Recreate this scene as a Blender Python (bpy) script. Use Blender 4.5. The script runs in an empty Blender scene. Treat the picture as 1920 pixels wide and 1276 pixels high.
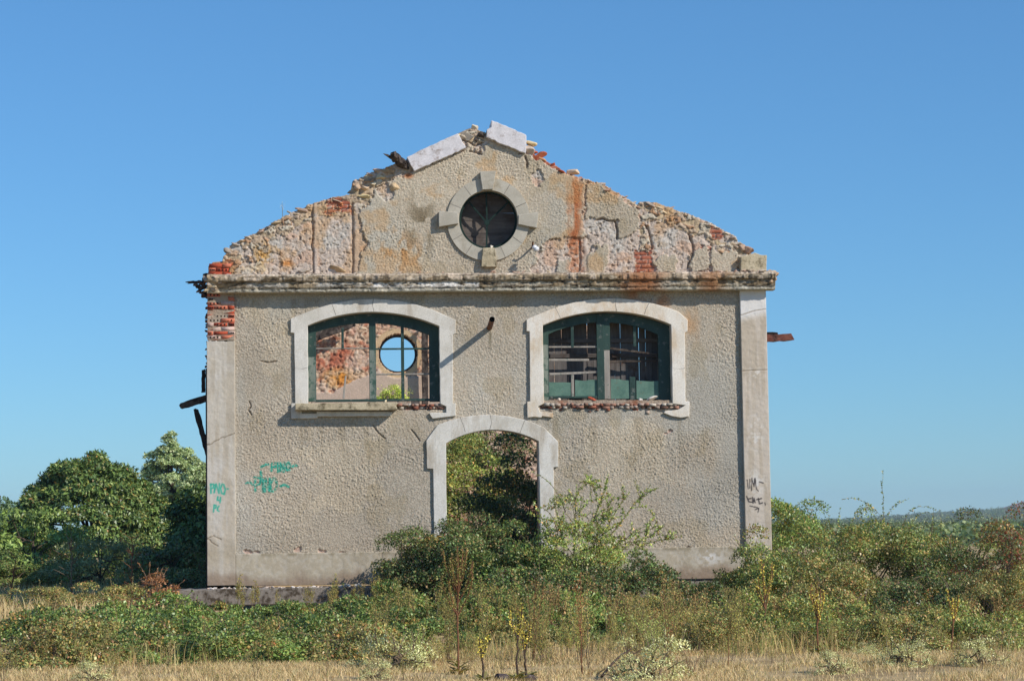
import bpy, bmesh, math, random
import numpy as np
from mathutils import Vector, Matrix

# ------------------------------------------------------------------ scene, camera maths
S = bpy.context.scene
COL = S.collection
FPX, D0, EYE = 4067.0, 37.0, 1.6          # focal length in pixels of a 1920 px wide frame, metres to the facade, eye height
_y, _p, _r = (math.radians(a) for a in (4.356, 4.877, -0.802))
_F = np.array([math.sin(_y)*math.cos(_p), math.cos(_y)*math.cos(_p), math.sin(_p)])
_R0 = np.array([math.cos(_y), -math.sin(_y), 0.0]); _U0 = np.cross(_R0, _F)
_R = math.cos(_r)*_R0 + math.sin(_r)*_U0
_U = -math.sin(_r)*_R0 + math.cos(_r)*_U0
CX = 0.0
def P(px, py, Y=0.0):
    """survey point: where the sight line of a photo pixel meets the plane y = Y -> (x, z)"""
    d = _F + _R*(px-960)/FPX + _U*(638-py)/FPX
    t = (Y+D0)/d[1]
    return (CX + d[0]*t, EYE + d[2]*t)
CX = -(P(389, 620)[0] + P(1436, 620)[0])/2
def PL(pts, Y=0.0): return [P(a, b, Y) for a, b in pts]
def V3(px, py, Y): x, z = P(px, py, Y); return Vector((x, Y, z))
def proj(X, Yc, Z):
    dx, dy, dz = X-CX, Yc+D0, Z-EYE
    f = dx*_F[0]+dy*_F[1]+dz*_F[2]; r = dx*_R[0]+dy*_R[1]+dz*_R[2]; u = dx*_U[0]+dy*_U[1]+dz*_U[2]
    return 960+FPX*r/f, 638-FPX*u/f
def gx(px, Y, py=1120): return P(px, py, Y)[0]
def sstep(a, b, x):
    t = np.clip((np.asarray(x, float)-a)/(b-a), 0, 1); return t*t*(3-2*t)
def ground_z(x, y):
    return 0.24*sstep(-9.0, -1.2, y) + 0.03*np.sin(np.asarray(x)*0.9+np.asarray(y)*0.6)*sstep(60, 20, np.abs(y))

# ------------------------------------------------------------------ numpy noise
def h2(ix, iy, s):
    a = (ix.astype(np.int64)*374761393 + iy.astype(np.int64)*668265263 + s*1274126177) & 0xffffffff
    a = ((a ^ (a >> 13))*1274126177) & 0xffffffff
    a = ((a ^ (a >> 15))*2246822519) & 0xffffffff
    return ((a ^ (a >> 16)) & 0xffffff)/float(0xffffff)
def vn(x, y, s=0):
    ix, iy = np.floor(x), np.floor(y); fx, fy = x-ix, y-iy
    fx = fx*fx*fx*(fx*(fx*6-15)+10); fy = fy*fy*fy*(fy*(fy*6-15)+10)
    a, b, c, d = h2(ix, iy, s), h2(ix+1, iy, s), h2(ix, iy+1, s), h2(ix+1, iy+1, s)
    return (a+(b-a)*fx)*(1-fy) + (c+(d-c)*fx)*fy
def fbm(x, y, s=0, o=4):
    t, a, n = 0, 1.0, 0
    for i in range(o):
        t = t + a*vn(x*2**i+i*17.3, y*2**i+i*9.1, s+i); n += a; a *= 0.5
    return t/n
def worley(x, y, s=0):
    ix, iy = np.floor(x), np.floor(y)
    f1 = np.full(x.shape, 9.0); f2 = f1.copy(); cid = np.zeros(x.shape)
    for a in (-1, 0, 1):
        for b in (-1, 0, 1):
            cx, cy = ix+a, iy+b
            d = np.hypot(cx+h2(cx, cy, s)-x, cy+h2(cx, cy, s+7)-y)
            n = d < f1
            f2 = np.where(n, f1, np.minimum(f2, d)); cid = np.where(n, h2(cx, cy, s+13), cid); f1 = np.where(n, d, f1)
    return f1, f2, cid
def inpoly(px, py, poly):
    r = np.zeros(px.shape, bool); n = len(poly)
    for i in range(n):
        x1, y1 = poly[i]; x2, y2 = poly[(i+1) % n]
        if y1 == y2: continue
        c = ((y1 > py) != (y2 > py)) & (px < (x2-x1)*(py-y1)/(y2-y1)+x1)
        r ^= c
    return r
def segdist(px, py, pts):
    d = np.full(px.shape, 1e9)
    for (x1, y1), (x2, y2) in zip(pts, pts[1:]):
        L = (x2-x1)**2+(y2-y1)**2+1e-9
        t = np.clip(((px-x1)*(x2-x1)+(py-y1)*(y2-y1))/L, 0, 1)
        d = np.minimum(d, np.hypot(px-x1-t*(x2-x1), py-y1-t*(y2-y1)))
    return d
def lin(c):
    c = np.asarray(c, float)/255.0
    return np.where(c <= 0.04045, c/12.92, ((np.clip(c, 0, 9)+0.055)/1.055)**2.4)
def mixc(a, b, m):
    m = np.asarray(m, float)[..., None]
    return np.asarray(a, float)*(1-m) + np.asarray(b, float)*m

# ------------------------------------------------------------------ materials
def newmat(name):
    m = bpy.data.materials.new(name); m.use_nodes = True
    nt = m.node_tree
    return m, nt, nt.nodes['Principled BSDF']
def N(nt, t, **k):
    n = nt.nodes.new(t)
    for a, b in k.items():
        if a in n.inputs: n.inputs[a].default_value = b
        else: setattr(n, a, b)
    return n
def ramp(nt, fac, stops):
    r = nt.nodes.new('ShaderNodeValToRGB'); e = r.color_ramp.elements
    while len(e) < len(stops): e.new(0.5)
    for el, (p, c) in zip(e, stops):
        el.position = p; el.color = (*c, 1) if len(c) == 3 else c
    nt.links.new(fac, r.inputs[0]); return r.outputs[0]
def mixn(nt, a, b, fac, mode='MIX'):
    m = nt.nodes.new('ShaderNodeMix'); m.data_type = 'RGBA'; m.blend_type = mode
    for v, i in ((fac, 0), (a, 6), (b, 7)):
        if hasattr(v, 'is_linked') or hasattr(v, 'links'): nt.links.new(v, m.inputs[i])
        else: m.inputs[i].default_value = v if i == 0 else (*v, 1)
    return m.outputs[2]
def noise_n(nt, scale, detail=4, rough=0.6, stretch=None):
    tc = nt.nodes.new('ShaderNodeTexCoord')
    n = nt.nodes.new('ShaderNodeTexNoise'); n.inputs['Scale'].default_value = scale
    n.inputs['Detail'].default_value = detail; n.inputs['Roughness'].default_value = rough
    if stretch:
        mp = nt.nodes.new('ShaderNodeMapping'); mp.inputs['Scale'].default_value = stretch
        nt.links.new(tc.outputs['Object'], mp.inputs[0]); nt.links.new(mp.outputs[0], n.inputs['Vector'])
    else: nt.links.new(tc.outputs['Object'], n.inputs['Vector'])
    return n.outputs['Fac']
def bump(nt, b, height, strength, dist):
    bp = nt.nodes.new('ShaderNodeBump'); bp.inputs['Strength'].default_value = strength; bp.inputs['Distance'].default_value = dist
    nt.links.new(height, bp.inputs['Height']); nt.links.new(bp.outputs[0], b.inputs['Normal'])
def attr_mat(name, rough=0.92, bscale=60, bstr=0.5, bdist=0.01, vary=0.25, spec=0.25):
    m, nt, b = newmat(name)
    at = nt.nodes.new('ShaderNodeVertexColor'); at.layer_name = 'Col'
    f = noise_n(nt, bscale*0.7, 3, 0.7)
    g = ramp(nt, f, [(0.3, (1-vary,)*3), (0.7, (1+vary*0.6,)*3)])
    nt.links.new(mixn(nt, at.outputs[0], g, 1.0, 'MULTIPLY'), b.inputs['Base Color'])
    b.inputs['Roughness'].default_value = rough; b.inputs['Specular IOR Level'].default_value = spec
    bump(nt, b, noise_n(nt, bscale, 4, 0.65), bstr, bdist)
    return m
def proc_mat(name, c1, c2, scale=4, c3=None, s3=1.5, t3=(0.5, 0.62), stretch=None, bscale=40, bstr=0.4, bdist=0.006, rough=0.85, spec=0.25, st3=None):
    m, nt, b = newmat(name)
    c = ramp(nt, noise_n(nt, scale, 5, 0.65, stretch), [(0.32, tuple(lin(c1))), (0.68, tuple(lin(c2)))])
    if c3 is not None:
        k = ramp(nt, noise_n(nt, s3, 6, 0.7, st3), [(t3[0], (0, 0, 0)), (t3[1], (1, 1, 1))])
        c = mixn(nt, c, tuple(lin(c3)), k)
    g = ramp(nt, noise_n(nt, bscale, 4, 0.7, stretch), [(0.3, (0.82,)*3), (0.7, (1.1,)*3)])
    nt.links.new(mixn(nt, c, g, 1.0, 'MULTIPLY'), b.inputs['Base Color'])
    b.inputs['Roughness'].default_value = rough; b.inputs['Specular IOR Level'].default_value = spec
    bump(nt, b, noise_n(nt, bscale, 5, 0.65, stretch), bstr, bdist)
    return m
def leaf_mat(name, trans=0.17, rough=0.42, spec=0.55):
    m, nt, b = newmat(name)
    at = nt.nodes.new('ShaderNodeVertexColor'); at.layer_name = 'Col'
    nt.links.new(at.outputs[0], b.inputs['Base Color'])
    b.inputs['Roughness'].default_value = rough; b.inputs['Specular IOR Level'].default_value = spec
    tr = nt.nodes.new('ShaderNodeBsdfTranslucent')
    nt.links.new(mixn(nt, at.outputs[0], (1.0, 1.0, 0.55), 1.0, 'MULTIPLY'), tr.inputs[0])
    mx = nt.nodes.new('ShaderNodeMixShader'); mx.inputs[0].default_value = trans
    nt.links.new(b.outputs[0], mx.inputs[1]); nt.links.new(tr.outputs[0], mx.inputs[2])
    nt.links.new(mx.outputs[0], nt.nodes['Material Output'].inputs[0])
    return m
M = {}
M['roughcast'] = attr_mat('roughcast', 0.95, 55, 0.8, 0.016, 0.30)
M['masonry'] = attr_mat('masonry', 0.93, 45, 0.7, 0.014, 0.22)
M['render'] = attr_mat('smooth_render', 0.9, 60, 0.35, 0.004, 0.10)
M['stone'] = attr_mat('rubble_stone', 0.92, 40, 0.6, 0.01, 0.22)
M['brick'] = attr_mat('broken_brick', 0.92, 50, 0.6, 0.008, 0.25)
M['surround'] = proc_mat('whitewashed_cement', (204, 197, 184), (228, 222, 212), 2.2, (176, 162, 142), 3.2, (0.50, 0.72), None, 50, 0.45, 0.005, 0.9, .25, (1, 1, .28))
M['surround_warm'] = proc_mat('stained_cement', (220, 208, 190), (238, 231, 220), 2.0, (204, 172, 132), 2.2, (0.47, 0.68), None, 50, 0.45, 0.005, 0.9, .25, (1, 1, .35))
M['cement'] = proc_mat('grey_cement', (172, 164, 148), (196, 188, 172), 3.0, (150, 138, 116), 1.6, (0.55, 0.72), None, 55, 0.35, 0.004, 0.9)
M['coping'] = proc_mat('white_coping', (205, 200, 200), (228, 222, 222), 7, (150, 132, 120), 6, (0.53, 0.68), None, 40, 0.5, 0.006, 0.88)
M['sill'] = proc_mat('mossy_sill', (176, 160, 130), (205, 190, 160), 5, (92, 82, 60), 6, (0.5, 0.66), None, 40, 0.7, 0.01, 0.92)
M['sill_end'] = proc_mat('white_sill_end', (206, 200, 196), (230, 226, 222), 5, (150, 140, 126), 5, (0.6, 0.7), None, 40, 0.4, 0.006, 0.9)
M['green_grey'] = proc_mat('sunlit_faded_green_paint', (92, 106, 96), (136, 142, 132), 4, (60, 88, 76), 7, (0.5, 0.6), (1, 1, 0.15), 60, 0.4, 0.003, 0.7)  # greyed frame green, with direct sunlight mixed into its paleness
M['green'] = proc_mat('green_paint', (32, 56, 50), (48, 74, 65), 6, (112, 114, 106), 9, (0.57, 0.68), (1, 1, 0.25), 60, 0.4, 0.003, 0.55, 0.4)
M['green_pale'] = proc_mat('pale_green_panel', (82, 114, 100), (108, 138, 122), 5, (132, 92, 62), 12, (0.62, 0.70), None, 50, 0.3, 0.002, 0.6)
M['bare_wood'] = proc_mat('bare_grey_wood', (132, 124, 114), (170, 162, 152), 6, (70, 100, 88), 8, (0.58, 0.66), (1, 1, 0.12), 40, 0.5, 0.004, 0.85)
M['plank'] = proc_mat('weathered_plank', (78, 72, 70), (118, 112, 108), 5, (86, 54, 36), 2.4, (0.55, 0.7), (1, 1, 0.08), 40, 0.6, 0.004, 0.85)
M['green_dark'] = proc_mat('dark_green_iron', (22, 40, 36), (32, 54, 48), 6)
M['plank_h'] = proc_mat('weathered_board', (76, 70, 68), (116, 106, 98), 5, (66, 48, 36), 2.4, (0.5, 0.7), (0.1, 1, 1), 40, 0.6, 0.004, 0.85)
M['timber'] = proc_mat('rotten_timber', (58, 48, 42), (104, 92, 82), 6, (40, 30, 26), 5, (0.5, 0.62), None, 30, 0.8, 0.015, 0.9)
M['red_timber'] = proc_mat('red_brown_timber', (96, 52, 42), (132, 88, 74), 6, (58, 40, 36), 5, (0.5, 0.62), None, 30, 0.7, 0.01, 0.85)
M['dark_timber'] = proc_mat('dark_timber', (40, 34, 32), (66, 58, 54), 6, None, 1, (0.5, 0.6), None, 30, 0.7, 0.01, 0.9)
M['rust'] = proc_mat('rusty_iron', (92, 56, 38), (140, 92, 60), 12, (60, 40, 34), 9, (0.5, 0.6), None, 60, 0.5, 0.004, 0.75)
M['porcelain'] = proc_mat('white_porcelain', (220, 220, 222), (238, 238, 240), 8, None, 1, (0.5, 0.6), None, 30, 0.05, 0.001, 0.25, 0.5)
M['black'] = proc_mat('pipe_inside_shade', (14, 12, 11), (24, 20, 18), 8)  # near black colour stands in for the shade inside the pipe
M['wall_plain'] = proc_mat('old_mortar', (150, 132, 112), (186, 168, 148), 3, (150, 92, 64), 2.2, (0.52, 0.66), None, 20, 0.9, 0.03, 0.95)
M['footing'] = proc_mat('dirty_concrete', (120, 112, 102), (168, 158, 148), 5, (72, 62, 50), 5, (0.47, 0.6), None, 40, 0.7, 0.01, 0.92)
M['leaf'] = leaf_mat('leaf')
M['leaf_dry'] = leaf_mat('dry_leaf', 0.15, 0.8, 0.15)
M['stem'] = proc_mat('woody_stem', (104, 88, 70), (140, 120, 98), 9, None, 1, (0.5, 0.6), None, 30, 0.4, 0.004, 0.85)
M['stem_dark'] = proc_mat('dark_stem', (64, 50, 42), (96, 78, 64), 9, None, 1, (0.5, 0.6), None, 30, 0.4, 0.004, 0.85)
M['stem_red'] = proc_mat('reddish_dry_stem', (104, 66, 46), (140, 98, 70), 9, None, 1, (0.5, 0.6), None, 30, 0.4, 0.004, 0.85)
M['bark'] = proc_mat('bark', (74, 62, 52), (112, 98, 84), 6, None, 1, (0.5, 0.6), (1, 1, 0.2), 20, 0.9, 0.02, 0.95)
M['rock'] = proc_mat('dark_rock', (56, 48, 50), (98, 86, 86), 10, (140, 126, 112), 9, (0.6, 0.72), None, 40, 0.7, 0.01, 0.92)
M['cladding'] = proc_mat('side_render', (176, 166, 154), (200, 192, 180), 4, (120, 104, 92), 4, (0.55, 0.66), None, 40, 0.4, 0.005, 0.9)

# ------------------------------------------------------------------ mesh helpers
def tag(o, label=None, cat=None, group=None, kind=None):
    if label: o['label'] = label
    if cat: o['category'] = cat
    if group: o['group'] = group
    if kind: o['kind'] = kind
    return o
def link(o, parent=None):
    COL.objects.link(o)
    if parent: o.parent = parent
    return o
def empty(name, loc=(0, 0, 0), rz=0.0):
    o = bpy.data.objects.new(name, None); o.location = loc; o.rotation_euler = (0, 0, rz); o.empty_display_size = 0.2
    return link(o)
def np_data(name, V, F, mat, col=None, smooth=False):
    V = np.asarray(V, np.float32); F = np.asarray(F, np.int32)
    me = bpy.data.meshes.new(name)
    k = F.shape[1]
    me.vertices.add(len(V)); me.vertices.foreach_set('co', V.ravel())
    me.loops.add(F.size); me.loops.foreach_set('vertex_index', F.ravel())
    me.polygons.add(len(F)); me.polygons.foreach_set('loop_start', np.arange(len(F), dtype=np.int32)*k)
    try: me.polygons.foreach_set('loop_total', np.full(len(F), k, np.int32))
    except Exception: pass
    if smooth: me.polygons.foreach_set('use_smooth', np.ones(len(F), bool))
    me.update(calc_edges=True)
    if col is not None:
        a = me.color_attributes.new('Col', 'FLOAT_COLOR', 'POINT')
        c = np.ones((len(V), 4), np.float32); c[:, :3] = col
        a.data.foreach_set('color', c.ravel())
    me.materials.append(mat)
    return me
def np_obj(name, V, F, mat, parent=None, col=None, smooth=False):
    return link(bpy.data.objects.new(name, np_data(name, V, F, mat, col, smooth)), parent)
class MB:
    """collects polygons of one part"""
    def __init__(s): s.v = []; s.f = []
    def add(s, vs, fs):
        n = len(s.v); s.v += [tuple(v) for v in vs]; s.f += [tuple(i+n for i in f) for f in fs]
    def box(s, x0, x1, y0, y1, z0, z1, rot=None, jit=0.0, rng=random):
        vs = [Vector((x, y, z)) for z in (z0, z1) for y in (y0, y1) for x in (x0, x1)]
        if jit: vs = [v+Vector((rng.uniform(-jit, jit), rng.uniform(-jit, jit), rng.uniform(-jit, jit))) for v in vs]
        if rot is not None:
            c = Vector(((x0+x1)/2, (y0+y1)/2, (z0+z1)/2)); vs = [c+rot @ (v-c) for v in vs]
        s.add(vs, [(0, 2, 3, 1), (4, 5, 7, 6), (0, 1, 5, 4), (2, 6, 7, 3), (0, 4, 6, 2), (1, 3, 7, 5)])
    def prism(s, poly, y0, y1):
        """poly: closed (x,z) outline, extruded from y0 (front) to y1"""
        n = len(poly)
        A = sum(poly[i][0]*poly[(i+1) % n][1]-poly[(i+1) % n][0]*poly[i][1] for i in range(n))
        if A < 0: poly = poly[::-1]
        vs = [(x, y0, z) for x, z in poly]+[(x, y1, z) for x, z in poly]
        s.add(vs, [tuple(range(n)), tuple(range(2*n-1, n-1, -1))] + [(i, n+i, n+(i+1) % n, (i+1) % n) for i in range(n)])
    def build(s, name, mat, parent=None, bevel=0.0, smooth=False, segs=1):
        me = bpy.data.meshes.new(name); me.from_pydata(s.v, [], s.f); me.update()
        me.materials.append(mat)
        o = link(bpy.data.objects.new(name, me), parent)
        if smooth: me.polygons.foreach_set('use_smooth', np.ones(len(me.polygons), bool))
        if bevel:
            b = o.modifiers.new('bevel', 'BEVEL'); b.width = bevel; b.segments = segs; b.limit_method = 'ANGLE'; b.angle_limit = math.radians(40)
        return o
def jag(poly, step, amp, rng, closed=True):
    out = []; n = len(poly)
    for i in range(n if closed else n-1):
        a, b = poly[i], poly[(i+1) % n]; L = math.hypot(b[0]-a[0], b[1]-a[1]); k = max(1, int(L/step))
        for j in range(k):
            t = j/k; q = amp if j else amp*0.4
            out.append((a[0]+(b[0]-a[0])*t+rng.uniform(-q, q), a[1]+(b[1]-a[1])*t+rng.uniform(-q, q)))
    if not closed: out.append(poly[-1])
    return out
def arc3(a, m, b, n=14):
    """points of the circle through a, m, b going from a to b"""
    ax, ay = a; bx, by = m; cx, cy = b
    d = 2*(ax*(by-cy)+bx*(cy-ay)+cx*(ay-by))
    ux = ((ax*ax+ay*ay)*(by-cy)+(bx*bx+by*by)*(cy-ay)+(cx*cx+cy*cy)*(ay-by))/d
    uy = ((ax*ax+ay*ay)*(cx-bx)+(bx*bx+by*by)*(ax-cx)+(cx*cx+cy*cy)*(bx-ax))/d
    r = math.hypot(ax-ux, ay-uy); t0 = math.atan2(ay-uy, ax-ux); t1 = math.atan2(cy-uy, cx-ux); tm = math.atan2(by-uy, bx-ux)
    while t1 < t0: t1 += 2*math.pi
    while tm < t0: tm += 2*math.pi
    if tm > t1: t1 -= 2*math.pi
    return [(ux+r*math.cos(t0+(t1-t0)*i/n), uy+r*math.sin(t0+(t1-t0)*i/n)) for i in range(n+1)]
def tubes(lines, sides=5):
    """lines: [(points (n,3), radii (n))] -> V, F"""
    Vs, Fs, off = [], [], 0
    ang = np.arange(sides)*2*math.pi/sides
    for pts, rad in lines:
        pts = np.asarray(pts, float); n = len(pts); rad = np.broadcast_to(np.asarray(rad, float), (n,))
        T = np.gradient(pts, axis=0); T /= np.linalg.norm(T, axis=1, keepdims=True)+1e-9
        ref = np.array([0.31, 0.95, 0.12]) if abs(T[0] @ np.array([0.31, 0.95, 0.12])) < 0.9 else np.array([1.0, 0, 0])
        A = np.cross(T, ref); A /= np.linalg.norm(A, axis=1, keepdims=True)+1e-9; B = np.cross(T, A)
        ring = pts[:, None]+rad[:, None, None]*(A[:, None]*np.cos(ang)[None, :, None]+B[:, None]*np.sin(ang)[None, :, None])
        Vs.append(ring.reshape(-1, 3))
        i = np.arange(n-1)[:, None]*sides; j = np.arange(sides)[None]; k = (j+1) % sides
        Fs.append((off+np.stack([i+j, i+k, i+sides+k, i+sides+j], -1)).reshape(-1, 4)); off += n*sides
    return np.concatenate(Vs), np.concatenate(Fs)
_ico = None
def ico():
    global _ico
    if _ico is None:
        bm = bmesh.new(); bmesh.ops.create_icosphere(bm, subdivisions=3, radius=1)
        _ico = (np.array([v.co[:] for v in bm.verts]), np.array([[v.index for v in f.verts] for f in bm.faces])); bm.free()
    return _ico
def rock(c, size, rng, cuts=11, rot=0.5):
    V, F = ico(); V = V.copy()
    for k in range(cuts):
        n = rng.normal(size=3); n /= np.linalg.norm(n); d = V @ n-rng.uniform(0.38, 0.8); V -= np.maximum(d, 0)[:, None]*n
    V += 0.05*np.stack([vn(V[:, 0]*3+q*5+rng.uniform(0, 9), V[:, 1]*3+V[:, 2]*2.3, q)-0.5 for q in range(3)], 1)
    a = rng.uniform(-rot, rot); b = rng.uniform(-3, 3)
    V = V*np.asarray(size)
    ca, sa = math.cos(a), math.sin(a); V = np.stack([V[:, 0]*ca-V[:, 2]*sa, V[:, 1], V[:, 0]*sa+V[:, 2]*ca], 1)
    return V+np.asarray(c), F
def rocks_obj(name, items, mat, parent=None):
    """items: [(centre, size, colour, rng)]"""
    Vs, Fs, Cs, o = [], [], [], 0
    for c, s, col, rng in items:
        V, F = rock(c, s, rng); Vs.append(V); Fs.append(F+o); o += len(V)
        n = fbm(V[:, 0]*14+V[:, 1]*9, V[:, 2]*14, 3, 3)
        Cs.append(np.asarray(lin(col))[None]*(0.72+0.56*n[:, None]))
    return np_obj(name, np.concatenate(Vs), np.concatenate(Fs), mat, parent, np.concatenate(Cs))
def beam(p0, p1, w, h, rng, n=14, jit=0.012, taper=0.55, name='beam', mat=None, parent=None):
    """a rotten squared timber: square section, uneven faces, splintered far end"""
    p0, p1 = np.array(p0, float), np.array(p1, float); T = (p1-p0)/np.linalg.norm(p1-p0)
    up = np.array([0, 0, 1.0]) if abs(T[2]) < 0.9 else np.array([0, 1.0, 0]); A = np.cross(T, up); A /= np.linalg.norm(A); B = np.cross(A, T)
    sec = [(-1, -1), (0, -1.02), (1, -1), (1.02, 0), (1, 1), (0, 1.02), (-1, 1), (-1.02, 0)]
    V = []
    for i in range(n):
        t = i/(n-1); s = 1.0 if t < 0.8 else 1-(1-taper)*(t-0.8)/0.2
        for k, (a, b) in enumerate(sec):
            q = p0+(p1-p0)*t+A*a*w/2*s+B*b*h/2*s+rng.normal(size=3)*jit
            if i == n-1: q = q+T*rng.uniform(-0.9, 0.3)*w*0.8
            V.append(q)
    k = len(sec); F = [(i*k+j, i*k+(j+1) % k, (i+1)*k+(j+1) % k, (i+1)*k+j) for i in range(n-1) for j in range(k)]
    m = MB(); m.add(V, F+[tuple(range(k-1, -1, -1)), tuple(range((n-1)*k, n*k))])
    return m.build(name, mat, parent)

def hf(name, x0, x1, z0, z1, d, fn, mat, parent=None, maskfn=None, back=0.06, plane=0.0):
    """relief sheet of a wall face: fn(X,Z,PX,PY) -> (y relief, colour); cells outside maskfn are left out; rim closed back to `back`"""
    xs = np.arange(x0, x1+d*0.5, d); zs = np.arange(z0, z1+d*0.5, d)
    X, Z = np.meshgrid(xs, zs); PX, PY = proj(X, plane, Z)
    Yh, C = fn(X, Z, PX, PY)
    ny, nx = X.shape
    idx = np.arange(ny*nx).reshape(ny, nx)
    mk = np.ones((ny-1, nx-1), bool)
    if maskfn is not None:
        cx = (X[:-1, :-1]+X[1:, 1:])/2; cz = (Z[:-1, :-1]+Z[1:, 1:])/2; cp = proj(cx, plane, cz)
        mk = maskfn(cx, cz, cp[0], cp[1])
    a, b, c, e = idx[:-1, :-1], idx[:-1, 1:], idx[1:, 1:], idx[1:, :-1]
    F = [np.stack([a[mk], b[mk], c[mk], e[mk]], 1)]
    V = np.stack([X, Yh, Z], -1).reshape(-1, 3); Vb = V.copy(); Vb[:, 1] = back; n = len(V)
    pad = np.pad(mk, 1)
    for nb, (p, q) in ((pad[:-2, 1:-1], (a, b)), (pad[2:, 1:-1], (c, e)), (pad[1:-1, :-2], (e, a)), (pad[1:-1, 2:], (b, c))):
        r = mk & ~nb; F.append(np.stack([q[r], p[r], p[r]+n, q[r]+n], 1))
    F = np.concatenate(F); V = np.concatenate([V, Vb]); Cc = lin(C).reshape(-1, 3); Cc = np.concatenate([Cc, Cc])
    u, inv = np.unique(F.ravel(), return_inverse=True)
    return np_obj(name, V[u], inv.reshape(-1, 4), mat, parent, Cc[u])

RNG = np.random.default_rng(11); RR = random.Random(5)
# ================================================================== THE RUIN
ruin = empty('ruined_building', (0, 0, P(915, 1100)[1]))
tag(ruin, 'roofless ruined two storey building with roughcast front, ragged stone gable and empty arched openings', 'ruined building')
ruin.location = (0, 0, 0)

# ---- traced outlines (photo pixels on the facade plane) ----
GE = [(391, 520), (391, 499), (400, 491), (417, 489), (419, 480), (431, 470), (430, 461), (448, 452), (474, 440), (498, 426), (530, 407), (560, 394), (590, 380),
      (622, 371), (655, 366), (662, 342), (690, 326), (735, 309), (758, 300), (858, 253), (866, 248), (880, 243), (905, 246), (912, 250), (985, 272), (1004, 290), (1022, 300),
      (1046, 313), (1062, 325), (1090, 333), (1130, 345), (1150, 358), (1175, 371), (1194, 384), (1200, 378), (1228, 380), (1262, 391), (1300, 405), (1342, 423), (1380, 444),
      (1387, 460), (1405, 473), (1408, 483), (1434, 483), (1434, 520)]
GEj = jag(GE, 9, 2.2, RR, False)
WL_in = [(578, 754)] + arc3((577, 611), (699, 585.5), (823, 612)) + [(825, 754)]
WR_in = [(1019, 752)] + arc3((1017, 610.5), (1146, 584.5), (1257, 609)) + [(1260, 752)]
DR_in = [(838, 1092)] + arc3((836, 831), (919, 806), (1009, 827)) + [(1015, 1092)]
OC, OR = (915.3, 412.5), 55.0
def grow(poly, k):
    cx = sum(p[0] for p in poly)/len(poly); cy = sum(p[1] for p in poly)/len(poly)
    return [(cx+(x-cx)*(1+k/120.0), cy+(y-cy)*(1+k/80.0)) for x, y in poly]
circ = lambda r, n=40: [(OC[0]+r*math.cos(2*math.pi*i/n), OC[1]+r*math.sin(2*math.pi*i/n)) for i in range(n)]

# ---- core of the front wall (mortar and stone behind the render) ----
from mathutils.geometry import tessellate_polygon
def wall_core(name, outer, holes, y0, y1, mat, parent):
    loops = [[Vector((x, z, 0)) for x, z in l] for l in [outer]+holes]
    tris = tessellate_polygon(loops); flat = [v for l in loops for v in l]; n = len(flat)
    m = MB(); vs = [(v.x, y0, v.y) for v in flat]+[(v.x, y1, v.y) for v in flat]; fs = []
    for a, b, c in tris:
        k = (flat[b]-flat[a]).cross(flat[c]-flat[a]).z
        if k < 0: b, c = c, b
        fs += [(a, b, c), (a+n, c+n, b+n)]
    o = 0
    for l in loops:
        k = len(l)
        fs += [(o+i, o+(i+1) % k, o+(i+1) % k+n, o+i+n) for i in range(k)]; o += k
    m.add(vs, fs); return m.build(name, mat, parent)
zslab = P(500, 1099)[1]
core_out = [P(391, 1094)] + PL(GEj) + [P(1443, 1070)]
front = wall_core('front_wall', core_out, [PL(grow(WL_in, 3)), PL(grow(WR_in, 3)), PL(circ(OR+2)), PL([(838, 1088)]+grow(DR_in, 2)[1:-1]+[(1014, 1086)])], 0.03, 0.50, M['wall_plain'], ruin)

# ---- roughcast sheet of the lower front ----
x_l, x_r = P(440, 800)[0], P(1391, 800)[0]
zc = P(915, 516)[1]; zpt = P(915, 1031)[1]
GRA = [  # sprayed letters on the roughcast, photo pixels
    [(490, 875), (499, 870), (503, 870)], [(509, 882), (509, 868)], [(509, 869), (517, 868), (516, 875), (509, 875)], [(521, 884), (521, 868)], [(525, 884), (526, 868), (532, 884), (533, 867)],
    [(541, 866), (536, 873), (538, 881), (543, 880), (544, 872), (541, 866)], [(549, 874), (553, 871), (557, 873)],
    [(462, 906), (468, 903), (474, 908)], [(479, 920), (479, 895)], [(477, 895), (489, 895), (488, 907), (480, 908)], [(489, 884), (490, 892)], [(493, 921), (493, 897)],
    [(497, 921), (498, 897), (505, 920), (506, 897)], [(513, 896), (507, 907), (508, 920), (515, 921), (519, 910), (518, 899), (513, 896)], [(526, 911), (533, 908), (541, 912)]]
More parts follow.
